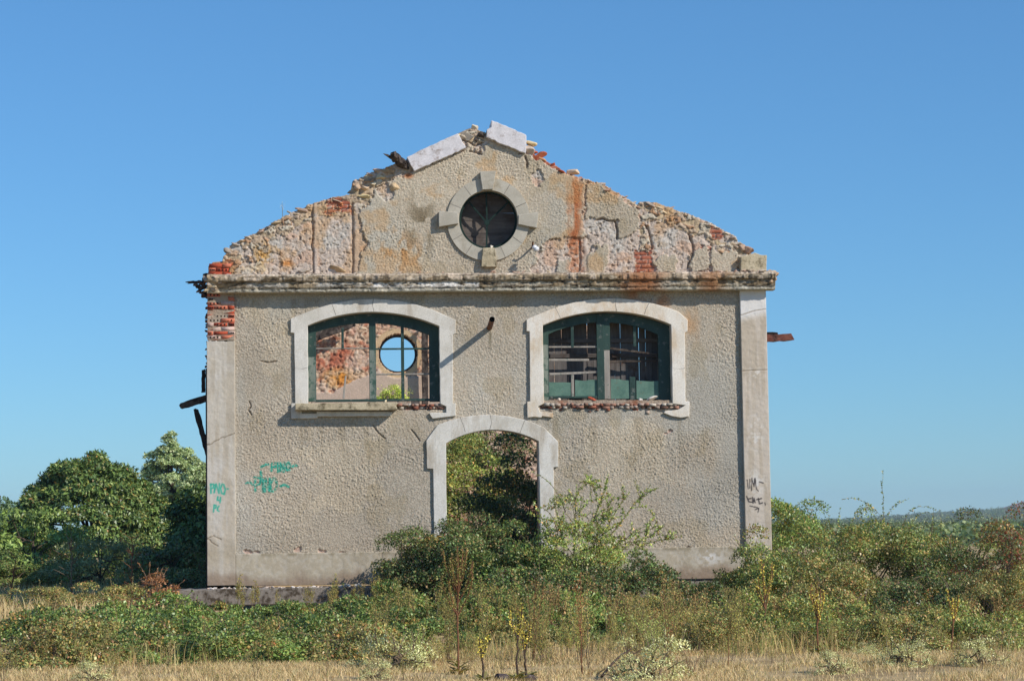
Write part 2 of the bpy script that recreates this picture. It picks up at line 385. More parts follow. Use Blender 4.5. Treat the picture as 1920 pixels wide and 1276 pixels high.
def rough_fn(X, Z, PX, PY):
    w1, w2, wid = worley(X*43+.7*fbm(X*29, Z*29, 4, 2), Z*43+.7*fbm(X*29, Z*29, 8, 2), 5)
    v1, v2, vid = worley(X*70, Z*70, 15)
    lump = (1-np.clip(w1, 0, 1))**1.3*0.0115*(0.1+1.5*wid)*(.55+.9*sstep(.35, .65, fbm(X*1.4, Z*1.4, 21, 3))) + (1-np.clip(v1, 0, 1))*0.0085*(.3+vid)
    y = -0.022-lump+0.012*fbm(X*2.2, Z*2.2, 2, 3)
    base = mixc((164, 152, 134), (208, 195, 175), wid*.6+.4*vid)
    base = mixc(base, (176, 170, 156), sstep(0.62, 0.9, vid)*0.7)
    base = mixc(base, (202, 172, 146), sstep(0.82, 0.95, vid)*0.5)
    big = fbm(X*0.7, Z*0.7, 31, 4); base = mixc(base, (178, 162, 140), sstep(0.45, 0.75, big)*0.4)
    base = mixc(base, (178, 176, 168), sstep(0.5, 0.72, fbm(X*0.9+9, Z*0.5, 37, 4))*0.5)
    base = base*(0.90+.22*fbm(X*.55+3, Z*.8, 33, 5))[..., None]
    for (pa, pb, pc, pd) in ((545, 720, 800, 900), (990, 1290, 782, 930), (800, 856, 784, 860), (1386, 1400, 560, 900), (441, 600, 560, 640)):   # run-off streaks under the sills
        wv = sstep(.52, .66, fbm(X*9, Z*.55, 43, 4))*sstep(pa-6, pa+6, PX)*sstep(pb+6, pb-6, PX)*sstep(pc-4, pc+4, PY)*sstep(pd, pc, PY); base = mixc(base, (136, 122, 98), wv*.3)
    for poly in ([(470, 560), (560, 565), (545, 690), (480, 700)], [(1090, 800), (1230, 790), (1260, 900), (1120, 930)], [(560, 830), (690, 815), (740, 930), (600, 960)]):
        pm = inpoly(PX+34*(fbm(X*1.7, Z*1.7, 44, 4)-.5)*2, PY+34*(fbm(X*1.7, Z*1.7, 45, 4)-.5)*2, poly); base = np.where(pm[..., None], base*np.array([1.05, 1.045, 1.03]), base)
    # rust wash below the cornice on the right and run marks
    n = fbm(X*3, Z*1.2, 41, 4)
    base = mixc(base, (176, 100, 52), np.clip(1-np.hypot((PX-1215)/52, (PY-552)/40), 0, 1)**0.7*sstep(0.3, 0.6, n)*0.9)
    base = mixc(base, (186, 136, 90), np.clip(1-np.hypot((PX-1290)/26, (PY-610)/60), 0, 1)*sstep(0.35, 0.6, n)*0.8)
    base = mixc(base, (118, 108, 84), np.clip(1-np.hypot((PX-919)/4, (PY-632)/26), 0, 1)*0.8)
    base = mixc(base, (150, 130, 92), sstep(0.60, 0.72, fbm(X*2.5, Z*2.0, 47, 5))*0.2)
    # knocked off flakes along the plinth and small cracks
    fl = np.zeros(X.shape)
    for (a, b, r) in ((560, 1029, 6), (466, 1033, 7), (480, 1034, 5), (607, 1034, 9), (640, 1036, 5), (1292, 1026, 6), (1255, 808, 5), (1247, 812, 4)):
        fl = np.maximum(fl, np.clip(1.0-np.hypot((PX-a)/r*.8, (PY-b)/r*1.3)-1.6*(fbm(X*16, Z*16, 49, 2)-0.5), 0, 1))
    f = sstep(0.1, 0.3, fl); y = y*(1-f)+f*0.0; base = mixc(base, (196, 164, 146), f*.8)
    for ln in ([(466, 752), (469, 760), (465, 768), (470, 777)], [(488, 676), (502, 679), (516, 676)], [(768, 804), (775, 812), (785, 826)], [(704, 800), (712, 813), (722, 822)]):
        c = np.clip(1-segdist(PX+14*(n-0.5), PY+8*(n-.5), ln)/1.7, 0, 1); y = y+0.03*c; base = mixc(base, (120, 100, 80), c*0.7)
    y = np.where(PX > 1386.5-2, y, y)
    g = np.zeros(X.shape)
    for ln in GRA: g = np.maximum(g, np.clip(1.5-segdist(PX, PY, ln)/2.1, 0, 1))
    g = np.clip(g, 0, 1)*sstep(0.15, 0.42, wid*0.5+lump*28)
    base = mixc(base, (40, 160, 138), g*0.9)
    return y, base
def rough_mask(x, z, px, py):
    m = (x > x_l-0.02) & (x < x_r+0.02) & (z > zpt-0.03)
    for q in (grow(WL_in, 8), grow(WR_in, 8), grow(DR_in, 8)): m &= ~inpoly(px, py, q)
    return m
hf('roughcast_render', x_l-0.03, x_r+0.03, zpt-0.04, zc-0.05, 0.0115, rough_fn, M['roughcast'], front, rough_mask)

# ---- gable: remains of roughcast over base coat, stone and brick ----
ROUGH = [[(668, 524), (672, 500), (676, 470), (692, 462), (680, 440), (674, 400), (690, 374), (716, 346), (745, 339), (772, 325), (873, 279), (880, 268), (905, 284), (925, 258), (990, 292), (1012, 300),
          (1040, 318), (1064, 332), (1066, 440), (1034, 450), (1008, 470), (994, 520)],
         [(1062, 330), (1094, 338), (1094, 440), (1062, 442)],
         [(1098, 345), (1130, 350), (1196, 392), (1193, 425), (1180, 441), (1158, 445), (1154, 415), (1120, 412), (1097, 408)],
         [(1097, 472), (1140, 458), (1138, 515), (1098, 515)], [(1040, 492), (1066, 486), (1066, 515), (1042, 515)], [(1292, 482), (1326, 458), (1336, 500), (1300, 515)],
         [(1336, 465), (1384, 478), (1384, 515), (1336, 515)], [(1228, 486), (1262, 470), (1268, 512), (1230, 515)]]
HOLES = [[(994, 330), (1008, 318), (1022, 334), (1010, 348), (998, 346)], [(705, 355), (730, 343), (742, 366), (724, 380)], [(884, 280), (905, 268), (900, 290)]]
STONE = [[(388, 520), (388, 480), (440, 440), (590, 370), (600, 400), (540, 440), (500, 452), (470, 490), (440, 520)], [(590, 370), (655, 360), (662, 330), (760, 295), (770, 330), (720, 345), (675, 395), (640, 400), (596, 405)],
         [(862, 243), (912, 240), (915, 262), (880, 278)], [(1196, 372), (1270, 385), (1408, 470), (1408, 490), (1370, 486), (1330, 450), (1290, 440), (1250, 415), (1200, 418)], [(1090, 328), (1196, 378), (1196, 392), (1095, 345)],
         [(1196, 418), (1216, 420), (1218, 470), (1200, 470)], [(490, 455), (520, 460), (530, 500), (500, 515), (470, 510)]]
BRICK = [[(388, 524), (388, 487), (432, 487), (432, 524)], [(612, 372), (660, 376), (664, 396), (610, 400)], [(1192, 474), (1227, 466), (1226, 522), (1188, 522)], [(1328, 430), (1354, 434), (1352, 452), (1332, 450)],
         [(1316, 458), (1336, 462), (1334, 472), (1318, 470)], [(1004, 285), (1030, 300), (1062, 322), (1060, 334), (1000, 300)]]
def gable_fn(X, Z, PX, PY):
    n1 = fbm(X*7, Z*7, 61, 4); n2 = fbm(X*7, Z*7, 71, 4); n3 = fbm(X*22, Z*22, 75, 3)
    QX = PX+22*(n1-0.5)+5*(n3-0.5); QY = PY+22*(n2-0.5)+5*(n3-0.5)
    rough = np.zeros(X.shape, bool)
    for p in ROUGH: rough |= inpoly(QX, QY, p)
    for p in HOLES: rough &= ~inpoly(QX, QY, p)
    stone = np.zeros(X.shape, bool)
    for p in STONE: stone |= inpoly(QX, QY, p)
    stone &= fbm(X*4.1, Z*5.3, 107, 4) > .41
    brick = np.zeros(X.shape, bool)
    for p in BRICK: brick |= inpoly(QX, QY, p)
    yr, cr = rough_fn(X, Z, PX*0+700, PY*0+900)
    # base coat: pinkish lime, trowelled and pitted
    c1 = fbm(X*3.1, Z*3.1, 81, 5); c2 = fbm(X*11, Z*11, 85, 4)
    n6 = fbm(X*38, Z*38, 78, 3); pit = sstep(.64, .74, fbm(X*17, Z*21, 79, 4))
    yb = 0.004-0.016*c1-0.018*np.abs(c2-0.5)*2+0.010*sstep(0.55, 0.7, n3)+.014*(n6-.5)+.02*pit
    cb = mixc((214, 196, 180), (198, 180, 164), c2); cb = mixc(cb, (200, 194, 184), sstep(0.5, 0.65, c1)*0.7)
    cb = mixc(cb, (208, 168, 140), sstep(0.55, 0.7, fbm(X*4.7, Z*4.7, 88, 4))*0.6)
    cb = mixc(cb, (142, 118, 98), pit*.35); cb = cb*(.88+.24*n6[..., None])
    # rubble
    s1, s2, sid = worley(X*6.5+2.2*n1, Z*11.0+2.6*n2, 91)
    ed = sstep(0.0, 0.22, s2-s1+.15*(n3-.5))
    ys = 0.010-0.038*ed*(0.15+0.85*sid)-0.012*(1-s1)+0.020*(n3-0.5)+.02*(n1-.5)+.014*(n6-.5)
    cs = mixc((214, 190, 150), (200, 176, 158), sid); cs = mixc(cs, (226, 214, 190), sstep(0.66, 0.7, sid)); cs = mixc(cs, (196, 140, 96), sstep(0.86, 0.9, sid)*0.8)
    cs = mixc((186, 164, 144), cs, ed*0.7+0.1); cs = cs*(0.84+0.26*n3[..., None])
    # brick
    rows = Z/0.075; rr = np.floor(rows); fx = (X/0.24+0.5*(rr % 2)) % 1.0; fz = rows % 1.0
    joint = np.minimum(np.minimum(fx, 1-fx)*0.24, np.minimum(fz, 1-fz)*0.075)
    jm = sstep(0.004, 0.012, joint+0.01*(n3-0.5))
    ybk = 0.02-0.028*jm+0.02*(n1-0.5)
    ck = mixc((206, 176, 160), mixc((164, 84, 62), (186, 118, 92), n2), jm); ck = mixc(ck, (206, 168, 150), sstep(0.58, 0.7, n3)*0.6)
    y = yb.copy(); C = cb
    for m, yy, cc in ((stone, ys, cs), (brick, ybk, ck), (rough, yr-0.012, cr)):
        y = np.where(m, yy, y); C = np.where(m[..., None], cc, C)
    # chases and upright fillets left of the round window
    for a, b in ((586, 592), (661, 668), (1086, 1098)):
        lim = sstep(372, 392, PY) if b < 700 else sstep(440, 460, PY)
        gq = np.clip(1-np.abs(PX+3*(n1-0.5)*2-a)/3.0, 0, 1)*lim; y = y+0.05*gq; C = mixc(C, (140, 116, 100), gq*0.5)
        st = np.clip(1.4-np.abs(PX+3*(n2-0.5)*2-b)/4.0, 0, 1)*lim; st = np.clip(st, 0, 1); y = y*(1-st)+st*(-0.018+0.01*c2); C = mixc(C, (206, 190, 176), st*0.7)
    # stains: rust streak, ochre lichen, damp
    k = sstep(0.25, 0.6, fbm(X*9, Z*2.0, 95, 4))
    streak = np.clip(1.15-np.abs(PX+20*(n1-0.5)-1079)/(15+14*(n2-0.5)), 0, 1)*sstep(320, 345, PY)*sstep(508, 440, PY)
    C = mixc(C, (182, 100, 56), np.clip(streak*(0.15+0.85*k)*(.6+.6*n3), 0, 0.85))
    C = mixc(C, (190, 120, 82), np.clip(1.3-np.abs(PX+14*(n2-0.5)-1080)/15, 0, 1)*sstep(440, 455, PY)*0.65*sstep(.3, .6, n3))
    C = mixc(C, (182, 110, 70), np.clip(1.2-np.abs(PX-1208+12*(n1-0.5))/20, 0, 1)*sstep(480, 505, PY)*0.5)
    C = mixc(C, (184, 130, 78), np.clip(1.15-np.hypot((PX-752)/52, (PY-472)/44), 0, 1)*sstep(0.46, 0.62, fbm(X*11, Z*7, 97, 4))*0.7)
    C = mixc(C, (112, 96, 70), np.clip(1.2-np.hypot((PX-790)/30, (PY-420)/70), 0, 1)*sstep(0.46, 0.62, fbm(X*6, Z*4, 99, 4))*0.7)
    C = mixc(C, (212, 162, 92), sstep(.35,.55,n3)*np.clip(1.3-np.hypot((PX-493)/17, (PY-475)/22), 0, 1)*0.9)
    C = mixc(C, (214, 140, 76), np.clip(1.3-np.hypot((PX-538)/13, (PY-494)/6), 0, 1)*0.9)
    C = mixc(C, (232, 208, 170), np.clip(1.2-np.hypot((PX-480)/30, (PY-505)/12), 0, 1)*0.6)
    C = mixc(C, (196, 110, 60), np.clip(1.2-np.hypot((PX-766)/10, (PY-330)/6), 0, 1)*0.9)
    C = mixc(C, (206, 150, 90), sstep(0.6, 0.72, fbm(X*2.3+4, Z*2.3, 103, 4))*0.35)
    for ln in ([(1120, 412), (1150, 414), (1157, 430), (1156, 446)], [(1208, 420), (1218, 440), (1222, 466)], [(1290, 440), (1300, 470), (1290, 500)], [(985, 295), (988, 312)], [(870, 262), (890, 275), (905, 268)], [(880, 285), (902, 288)]):
        c = np.clip(1-segdist(PX+8*(n1-0.5), PY+8*(n2-0.5), ln)/3.0, 0, 1); y = y+0.05*c; C = mixc(C, (120, 96, 80), c*0.6)
    C = C*.95
    return y, C
def gable_mask(x, z, px, py):
    n = 5*(fbm(x*12, z*12, 111, 3)-0.5)
    m = inpoly(px, py+n, GE) & (z > zc-0.08) & ~inpoly(px, py, circ(OR+9))
    return m
gable = hf('gable_render', P(388, 500)[0], P(1438, 500)[0], zc-0.10, P(900, 236)[1], 0.0120, gable_fn, M['masonry'], front, gable_mask)

# ---- loose bedded rubble along the broken rake ----
SC = [(196, 174, 146), (202, 184, 160), (180, 162, 146), (188, 150, 128), (168, 154, 140), (206, 184, 150), (154, 136, 120), (190, 162, 142)]
items = []
def edge_walk(pts, step):
    for (x1, y1), (x2, y2) in zip(pts, pts[1:]):
        L = math.hypot(x2-x1, y2-y1); k = max(1, int(L/step))
        for i in range(k): yield x1+(x2-x1)*(i+0.5)/k, y1+(y2-y1)*(i+0.5)/k
for (a, b, flat, cols) in ((0, 19, 0.55, SC), (19, 24, 0.6, [(150, 138, 124), (190, 170, 130), (170, 156, 136)]), (24, 29, 0.5, [(186, 96, 62), (176, 110, 80), (200, 150, 110)]), (29, 34, 0.6, SC), (34, 43, 0.42, SC)):
    for px, py in edge_walk(GE[a:b+1], 13.0 if flat > 0.5 else 14.0):
        if (768 < px < 858) or (915 < px < 985): continue
        if px < 436 and py > 470: continue
        for yy in (0.03, 0.19, 0.37):
            x, z = P(px+RNG.uniform(-3, 3), py+RNG.uniform(0.5, 5.5))
            s = RNG.uniform(0.04, 0.10)
            items.append(((x, yy+RNG.uniform(-0.03, 0.03), z-.012), (s*RNG.uniform(1.1, 1.8), 0.09, s*flat*RNG.uniform(0.55, 1.1)), cols[RNG.integers(len(cols))], RNG))
def scatter(poly, n, s0, s1, flat, cols, yy=0.0):
    xs = [p[0] for p in poly]; ys = [p[1] for p in poly]; k = 0
    while k < n:
        px, py = RNG.uniform(min(xs), max(xs)), RNG.uniform(min(ys), max(ys))
        if not inpoly(np.array([px]), np.array([py]), poly)[0]: continue
        if not inpoly(np.array([px]), np.array([py-2.0]), GE)[0]: k += 1; continue
        x, z = P(px, py); s = RNG.uniform(s0, s1); k += 1
        items.append(((x, yy+RNG.uniform(0.01, 0.04), z), (s*RNG.uniform(1.0, 1.6), 0.07, s*flat*RNG.uniform(0.8, 1.2)), cols[RNG.integers(len(cols))], RNG))
scatter(STONE[0], 16, 0.035, 0.07, 0.6, SC, .035); scatter(STONE[1], 18, 0.05, 0.11, 0.6, SC, .035); scatter(STONE[3], 34, 0.05, 0.12, 0.32, SC, .03); scatter(STONE[5], 4, 0.04, 0.08, 0.8, SC, .02)
scatter([(612, 372), (660, 372), (664, 394), (606, 402)], 14, 0.03, 0.06, 0.6, [(186, 104, 72), (196, 130, 92), (206, 176, 140)])
for px, py, sx, sz, c in ((632, 503, .17, .06, (176, 150, 116)), (570, 508, .14, .04, (200, 186, 170)), (740, 352, .12, .09, (206, 178, 140)), (712, 332, .11, .08, (216, 190, 148)), (685, 352, .10, .07, (214, 184, 150)), (683, 368, .13, .05, (216, 196, 150)),
                          (700, 345, .08, .06, (206, 190, 160)), (672, 352, .08, .07, (200, 170, 140)), (880, 256, .13, .10, (150, 140, 126)), (868, 258, .08, .07, (172, 158, 138)), (900, 254, .08, .08, (84, 74, 66)), (893, 262, .06, .05, (96, 86, 78)),
                          (1405, 468, .12, .11, (176, 140, 116)), (1390, 462, .10, .09, (190, 160, 136))):
    x, z = P(px, py); items.append(((x, 0.0, z), (sx, 0.10, sz), c, RNG))
rocks_obj('rubble_stones', items, M['stone'], front)

# bricks of the stepped corner above the cornice and in the bare pilaster head
def brick_stack(name, x0, x1, z0, z1, y, rng, parent, stepped=None):
    Vs, Fs, Cs, o = [], [], [], 0
    H, L = 0.072, 0.235
    k = 0
    z = z0
    while z+H*0.6 < z1:
        x = x0-(L/2 if k % 2 else 0.0)
        while x < x1-0.03:
            a, b = max(x, x0), min(x+L-0.012, x1)
            if b-a > 0.04 and not (stepped and stepped(a, b, z)):
                rec = rng.uniform(-0.004, 0.014)*(1.0 if rng.random() > 0.25 else 2.0)
                m = MB(); m.box(a, b, y+rec, y+0.26, z, z+H-0.012, None, 0.007, RR)
                smear = rng.random()
                c = lin((172, 78, 54)) if smear < 0.35 else (lin((204, 120, 92)) if smear < 0.7 else lin((208, 178, 164)))
                Vs.append(np.array(m.v)); Fs.append(np.array(m.f)+o); Cs.append(np.tile(c*rng.uniform(0.8, 1.15), (8, 1))); o += 8
                if rng.random() < 0.45:      # perforated brick ends, shade in the holes painted as dark blocks
                    for q in range(3):
                        hx = a+(b-a)*(0.2+0.27*q); m2 = MB(); m2.box(hx, hx+0.022, y+rec-0.004, y+rec+0.02, z+0.014, z+H-0.03)
                        Vs.append(np.array(m2.v)); Fs.append(np.array(m2.f)+o); Cs.append(np.tile(lin((40, 24, 20)), (8, 1))); o += 8
            x += L
        z += H; k += 1
    return np_obj(name, np.concatenate(Vs), np.concatenate(Fs), M['brick'], parent, np.concatenate(Cs))
bz0, bz1 = P(415, 637)[1], P(415, 548)[1]
pil_x0, pil_x1 = P(388.5, 800)[0], P(441, 800)[0]
brick_stack('corner_brickwork', P(392, 500)[0], P(434, 500)[0], P(400, 517)[1], P(400, 491)[1], -0.03, RNG, front, lambda a, b, z: z > P(395, 500)[1] and b < P(408, 500)[0] or z > P(395, 489)[1] and b < P(428, 500)[0])

# ---- pilasters and plinth ----
def cement_fn(kind):
    def f(X, Z, PX, PY):
        n = fbm(X*4, Z*4, 121, 4); n2 = fbm(X*16, Z*16, 125, 4); v = fbm(X*14, Z*1.1, 129, 4)
        y = 0.005*(n-0.5)*2+0.004*(n2-0.5)*2
        c = mixc((196, 184, 166), (180, 168, 150), n); c = mixc(c, (206, 198, 186), sstep(0.5, 0.7, v)*0.6)
        if kind == 'left':
            y = y-0.085
            c = mixc(c, (204, 198, 190), sstep(0.5, 0.66, fbm(X*3, Z*1.6, 131, 4))*0.5)
            c = mixc(c, (160, 146, 122), np.clip(1-np.abs(PY-1040-10*(n-0.5))/34, 0, 1)*0.45)
            c = mixc(c, (142, 120, 100), sstep(1062, 1095, PY+26*(n-0.5))*0.75)
            for ln in ([(388, 836), (405, 826), (420, 820), (441, 812)], [(388, 1008), (400, 1004), (415, 1012)], [(389, 1010), (400, 1018), (410, 1022)]):
                k = np.clip(1-segdist(PX+6*(n-0.5), PY+6*(n2-0.5), ln)/1.5, 0, 1); y = y+0.012*k; c = mixc(c, (120, 104, 86), k*0.8)
            g = np.zeros(X.shape)
            for ln in ([(396, 924), (396, 907)], [(395, 908), (401, 907), (401, 914), (396, 915)], [(405, 908), (402, 923)], [(403, 909), (406, 907), (411, 924), (412, 906)], [(417, 907), (414, 915), (416, 924), (421, 926), (423, 917), (420, 908), (417, 907)], [(427, 916), (428, 916)],
                       [(409, 931), (408, 937), (414, 938)], [(414, 932), (413, 942)], [(401, 959), (402, 946)], [(402, 946), (406, 947), (405, 952), (402, 952)], [(409, 950), (408, 956), (411, 958)], [(411, 948), (411, 949)]):
                g = np.maximum(g, np.clip(1.6-segdist(PX, PY, ln)/(1.0+.8*n), 0, 1))
            c = mixc(c, (44, 168, 142), np.clip(g, 0, 1)*(0.55+0.4*n2))
        elif kind == 'right':
            y = y-0.095
            c = mixc(c, (192, 172, 150), 0.35*np.ones_like(n)); c = mixc(c, (206, 192, 176), sstep(0.45, 0.65, v)*0.6)
            w = sstep(606, 584, PY+8*(n-0.5)+(PX-1410)*0.22); c = mixc(c, (226, 222, 218), w*0.9)
            for a, r, s in ((812, 40, 16), (905, 30, 18), (700, 12, 18), (1000, 24, 20)):
                c = mixc(c, (222, 216, 208), np.clip(1.2-np.hypot((PX-1416)/s, (PY-a)/r), 0, 1)*sstep(0.45, 0.6, n2)*0.8)
            for ln in ([(1387, 592), (1412, 584), (1436, 580)], [(1390, 696), (1437, 694)]):
                k = np.clip(1-segdist(PX, PY+4*(n-0.5), ln)/1.3, 0, 1); y = y+0.012*k; c = mixc(c, (120, 104, 86), k*0.7)
            g = np.zeros(X.shape)
            for ln in ([(1399, 899), (1401, 916)], [(1404, 898), (1404, 915)], [(1408, 896), (1407, 919)], [(1408, 898), (1412, 912), (1413, 897)], [(1414, 896), (1416, 916), (1420, 920)], [(1422, 903), (1429, 905)], [(1398, 930), (1402, 940), (1408, 941)],
                       [(1400, 935), (1406, 934)], [(1409, 932), (1410, 943), (1412, 934), (1414, 942)], [(1417, 936), (1426, 934)], [(1420, 934), (1422, 944), (1428, 942)], [(1432, 942), (1433, 946)], [(1404, 948), (1418, 951)], [(1414, 955), (1421, 952), (1419, 960)]):
                g = np.maximum(g, np.clip(1.5-segdist(PX, PY, ln)/(.6+.8*n), 0, 1))
            c = mixc(c, (34, 32, 36), np.clip(g, 0, 1)*0.85)
        else:
            y = y-0.080
            c = mixc((184, 172, 150), (168, 156, 136), n); c = mixc(c, (196, 188, 174), sstep(0.45, 0.6, n2)*0.4)
            t = (PY-1036+(PX-450)*0.014)/58
            c = mixc(c, (140, 118, 98), sstep(0.58, 1.0, t+0.5*(n-0.5))*0.75); c = mixc(c, (128, 116, 92), np.clip(1-np.abs(t-0.05)/0.12, 0, 1)*sstep(0.4, 0.6, v)*0.6)
            c = mixc(c, (214, 210, 204), np.clip(1.1-np.hypot((PX-1330)/30, (PY-1044)/16), 0, 1)*sstep(0.4, 0.6, n2)*0.9)
            k = np.clip(1-np.abs(PX-716+4*(n-0.5))/2.0, 0, 1); y = y+0.01*k; c = mixc(c, (130, 116, 100), k*0.5)
        return y, c
    return f
zpl = P(415, 640)[1]
def pl_mask(x, z, px, py): return (z < zpl+0.012*(fbm(x*20, z*20, 141, 2)-0.5)*2)
pilL = hf('pilaster', pil_x0, pil_x1, P(400, 1097)[1], zpl+0.02, 0.0105, cement_fn('left'), M['render'], ruin, pl_mask)
brick_stack('exposed_brickwork', pil_x0+0.01, pil_x1-0.005, bz0+0.012, bz1, -0.075, RNG, pilL)
mm = MB(); mm.box(pil_x0+0.012, pil_x1-0.01, -0.066, 0.03, bz0-0.01, bz1); mm.build('brick_mortar', M['wall_plain'], pilL)
pr0, pr1 = P(1391.5, 800)[0], P(1439.5, 800)[0]
pilR = hf('pilaster', pr0, pr1, P(1420, 1062)[1], P(1410, 541)[1], 0.0105, cement_fn('right'), M['render'], ruin)
def plinth_mask(x, z, px, py): return ~inpoly(px, py, [(836, 1200), (836, 900), (1012, 900), (1012, 1200)])
plinth = hf('plinth', pil_x1+0.004, pr1, P(700, 1094)[1], zpt, 0.0125, cement_fn('plinth'), M['render'], ruin, lambda x, z, px, py: plinth_mask(x, z, px, py) & ~((x > pr0-0.004) & (z > P(1420, 1062)[1])))

# ---- footing slab ----
m = MB(); fx0, fx1 = P(335, 1110)[0], P(1436, 1090)[0]; fz1, fz0 = P(500, 1101)[1], P(500, 1101)[1]-0.27
m.prism(jag([(fx0, fz0), (fx1, fz0), (fx1, fz1), (fx0, fz1)], 0.09, 0.007, RR), -0.48, 0.30)
foot = m.build('footing_slab', M['footing'], ruin, 0.014)
items = []
for i in range(60):
    px = RNG.uniform(392, 690); x, z = P(px, 1100); s = RNG.uniform(0.012, 0.035)
    items.append(((x, RNG.uniform(-0.46, -0.12), fz1+s*0.2), (s*1.6, s*1.4, s*0.7), [(226, 216, 206), (214, 196, 180), (196, 176, 160)][RNG.integers(3)], RNG))
for px, sz in ((647, .075), (655, .05), (673, .07), (668, .05)):
    x, _ = P(px, 1096); items.append(((x, -0.36, fz1+sz*0.4), (sz, sz*0.9, sz*0.6), (228, 220, 208), RNG))
rocks_obj('plaster_crumbs', items, M['stone'], foot)

# ---- cornice ----
prof = [(.02, -.30), (.10, -.302), (.245, -.30), (.26, -.292), (.265, -.24), (.285, -.228), (.29, -.14), (.30, -.128), (.335, -.118), (.345, -.09), (.342, -.055), (.328, -.03),
        (.30, .0), (.24, .012), (.16, .02), (.08, .03), (.0, .04), (-.06, .045)]
def cornice(x0, x1, d, name, parent):
    pu = []; pf = [(a, b) for a, b in prof]
    for (a, b), (c, e) in zip(pf, pf[1:]):
        k = max(1, int(math.hypot(c-a, e-b)/0.014)); pu += [(a+(c-a)*i/k, b+(e-b)*i/k) for i in range(k)]
    pu.append(pf[-1]); pu = np.array(pu); s = np.concatenate([[0], np.cumsum(np.hypot(*np.diff(pu, axis=0).T))])
    xs = np.arange(x0, x1+d/2, d); X, SS = np.meshgrid(xs, s); OV = np.repeat(pu[:, :1], len(xs), 1); ZV = np.repeat(pu[:, 1:], len(xs), 1)
    PX, PY = proj(X, -OV, zc+ZV)
    n = fbm(X*5, SS*9, 151, 5); n2 = fbm(X*2.2, SS*3, 155, 4); n3 = fbm(X*22, SS*26, 159, 3); ex = fbm(X*7, SS*0+3, 161, 5)
    lip = np.exp(-((ZV+0.08)/0.085)**2)
    chip = sstep(0.5, 0.72, ex)*0.035*lip+0.012*lip*(n3-0.5)+0.008*lip*sstep(0.5, 0.7, n)
    dmg = sstep(450, 398, PX)                       # shattered left end
    OV2 = OV-chip-.02*sstep(.56,.7,fbm(X*4, SS*4, 191, 4))*np.clip(OV/.26, 0, 1)-dmg*(0.08+0.10*n)*np.clip(OV/0.36, 0, 1)+0.005*(n3-0.5)
    OV2 = np.maximum(OV2, np.minimum(OV, 0.03))
    ZV2 = ZV+0.010*(n-0.5)*np.clip(OV/0.3, 0, 1)+0.03*dmg*(n3-0.5)+0.012*(n3-0.5)*sstep(-0.03, 0.0, ZV)
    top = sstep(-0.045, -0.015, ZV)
    n4 = fbm(X*3.2, SS*34, 181, 4); n5 = fbm(X*30, SS*30, 183, 2)
    crack = sstep(.055, .0, np.abs(n4-.5))*sstep(-.34, -.28, ZV); OV2 = OV2-.012*crack*np.clip(OV/.2, 0, 1)+.008*(n5-.5)*sstep(-.3, -.2, ZV)-.008*sstep(.60, .66, n)*np.clip(OV/.3, 0, 1)
    C = mixc((150, 134, 108), (112, 94, 70), n2)
    C = mixc(C, (48, 40, 30), sstep(0.50, 0.62, fbm(X*4, SS*12, 165, 5))*0.6*sstep(-.33, -.22, ZV)*sstep(-.05,-.10,ZV))
    C = mixc(C, (176, 168, 152), sstep(0.58, 0.64, fbm(X*3, SS*16, 167, 5))*0.8*(1-sstep(0.5, 0.8, lip)*0.5))
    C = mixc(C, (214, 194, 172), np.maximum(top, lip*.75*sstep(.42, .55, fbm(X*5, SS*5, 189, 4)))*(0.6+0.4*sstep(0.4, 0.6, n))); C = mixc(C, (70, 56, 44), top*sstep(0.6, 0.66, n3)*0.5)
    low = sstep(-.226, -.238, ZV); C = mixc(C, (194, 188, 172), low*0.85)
    C = mixc(C, (40, 34, 26), sstep(0.56, 0.62, fbm(X*6, SS*30, 171, 4))*np.clip(1-np.abs(ZV+.236)/.022, 0, 1)*0.9)
    paint = sstep(680, 684, PX+8*(n3-0.5))*sstep(902, 895, PX)*np.clip(1.5-np.abs(ZV+.185)/.05, 0, 1)*sstep(0.26, 0.36, fbm(X*3.3, SS*8, 173, 4)+0.12*sstep(790, 800, PX))
    C = mixc(C, (232, 226, 218), np.clip(paint, 0, 1)*0.95)
    grey = sstep(455, 470, PX)*sstep(690, 670, PX)*np.clip(1.4-np.abs(ZV+.18)/.05, 0, 1)*sstep(0.42, 0.55, n2+0.2*(n3-0.5)); C = mixc(C, (190, 186, 178), np.clip(grey, 0, 1)*0.75)
    C = mixc(C, (40, 33, 26), crack*.5); C = C*(.8+.4*n5[..., None]); C = mixc(C, (200, 186, 164), sstep(.62, .68, fbm(X*8, SS*20, 187, 4))*.6*sstep(-.3, -.2, ZV))
    C = mixc(C, (154, 92, 54), np.clip(1.3-np.abs(PX-1205)/42-0.8*(n-0.4), 0, 1)*0.7)
    C = mixc(C, (150, 92, 52), np.clip(1.1-np.abs(PX-1335)/40-0.8*(n-0.4), 0, 1)*0.6)
    C = mixc(C, (186, 162, 128), dmg*0.6)
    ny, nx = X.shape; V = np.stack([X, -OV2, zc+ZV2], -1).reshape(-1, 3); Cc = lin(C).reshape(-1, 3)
    idx = np.arange(ny*nx).reshape(ny, nx)
    F = np.stack([idx[:-1, :-1], idx[:-1, 1:], idx[1:, 1:], idx[1:, :-1]], -1).reshape(-1, 4)
    # end caps: fan strips back to the wall plane
    o = np_obj(name, V, F, M['masonry'], parent, Cc)
    bm = bmesh.new(); bm.from_mesh(o.data); bm.verts.ensure_lookup_table()
    for j in (0, nx-1):
        vs = [bm.verts[i*nx+j] for i in range(ny)]
        bm.faces.new(vs if j == 0 else vs[::-1])
    bm.to_mesh(o.data); bm.free()
    return o
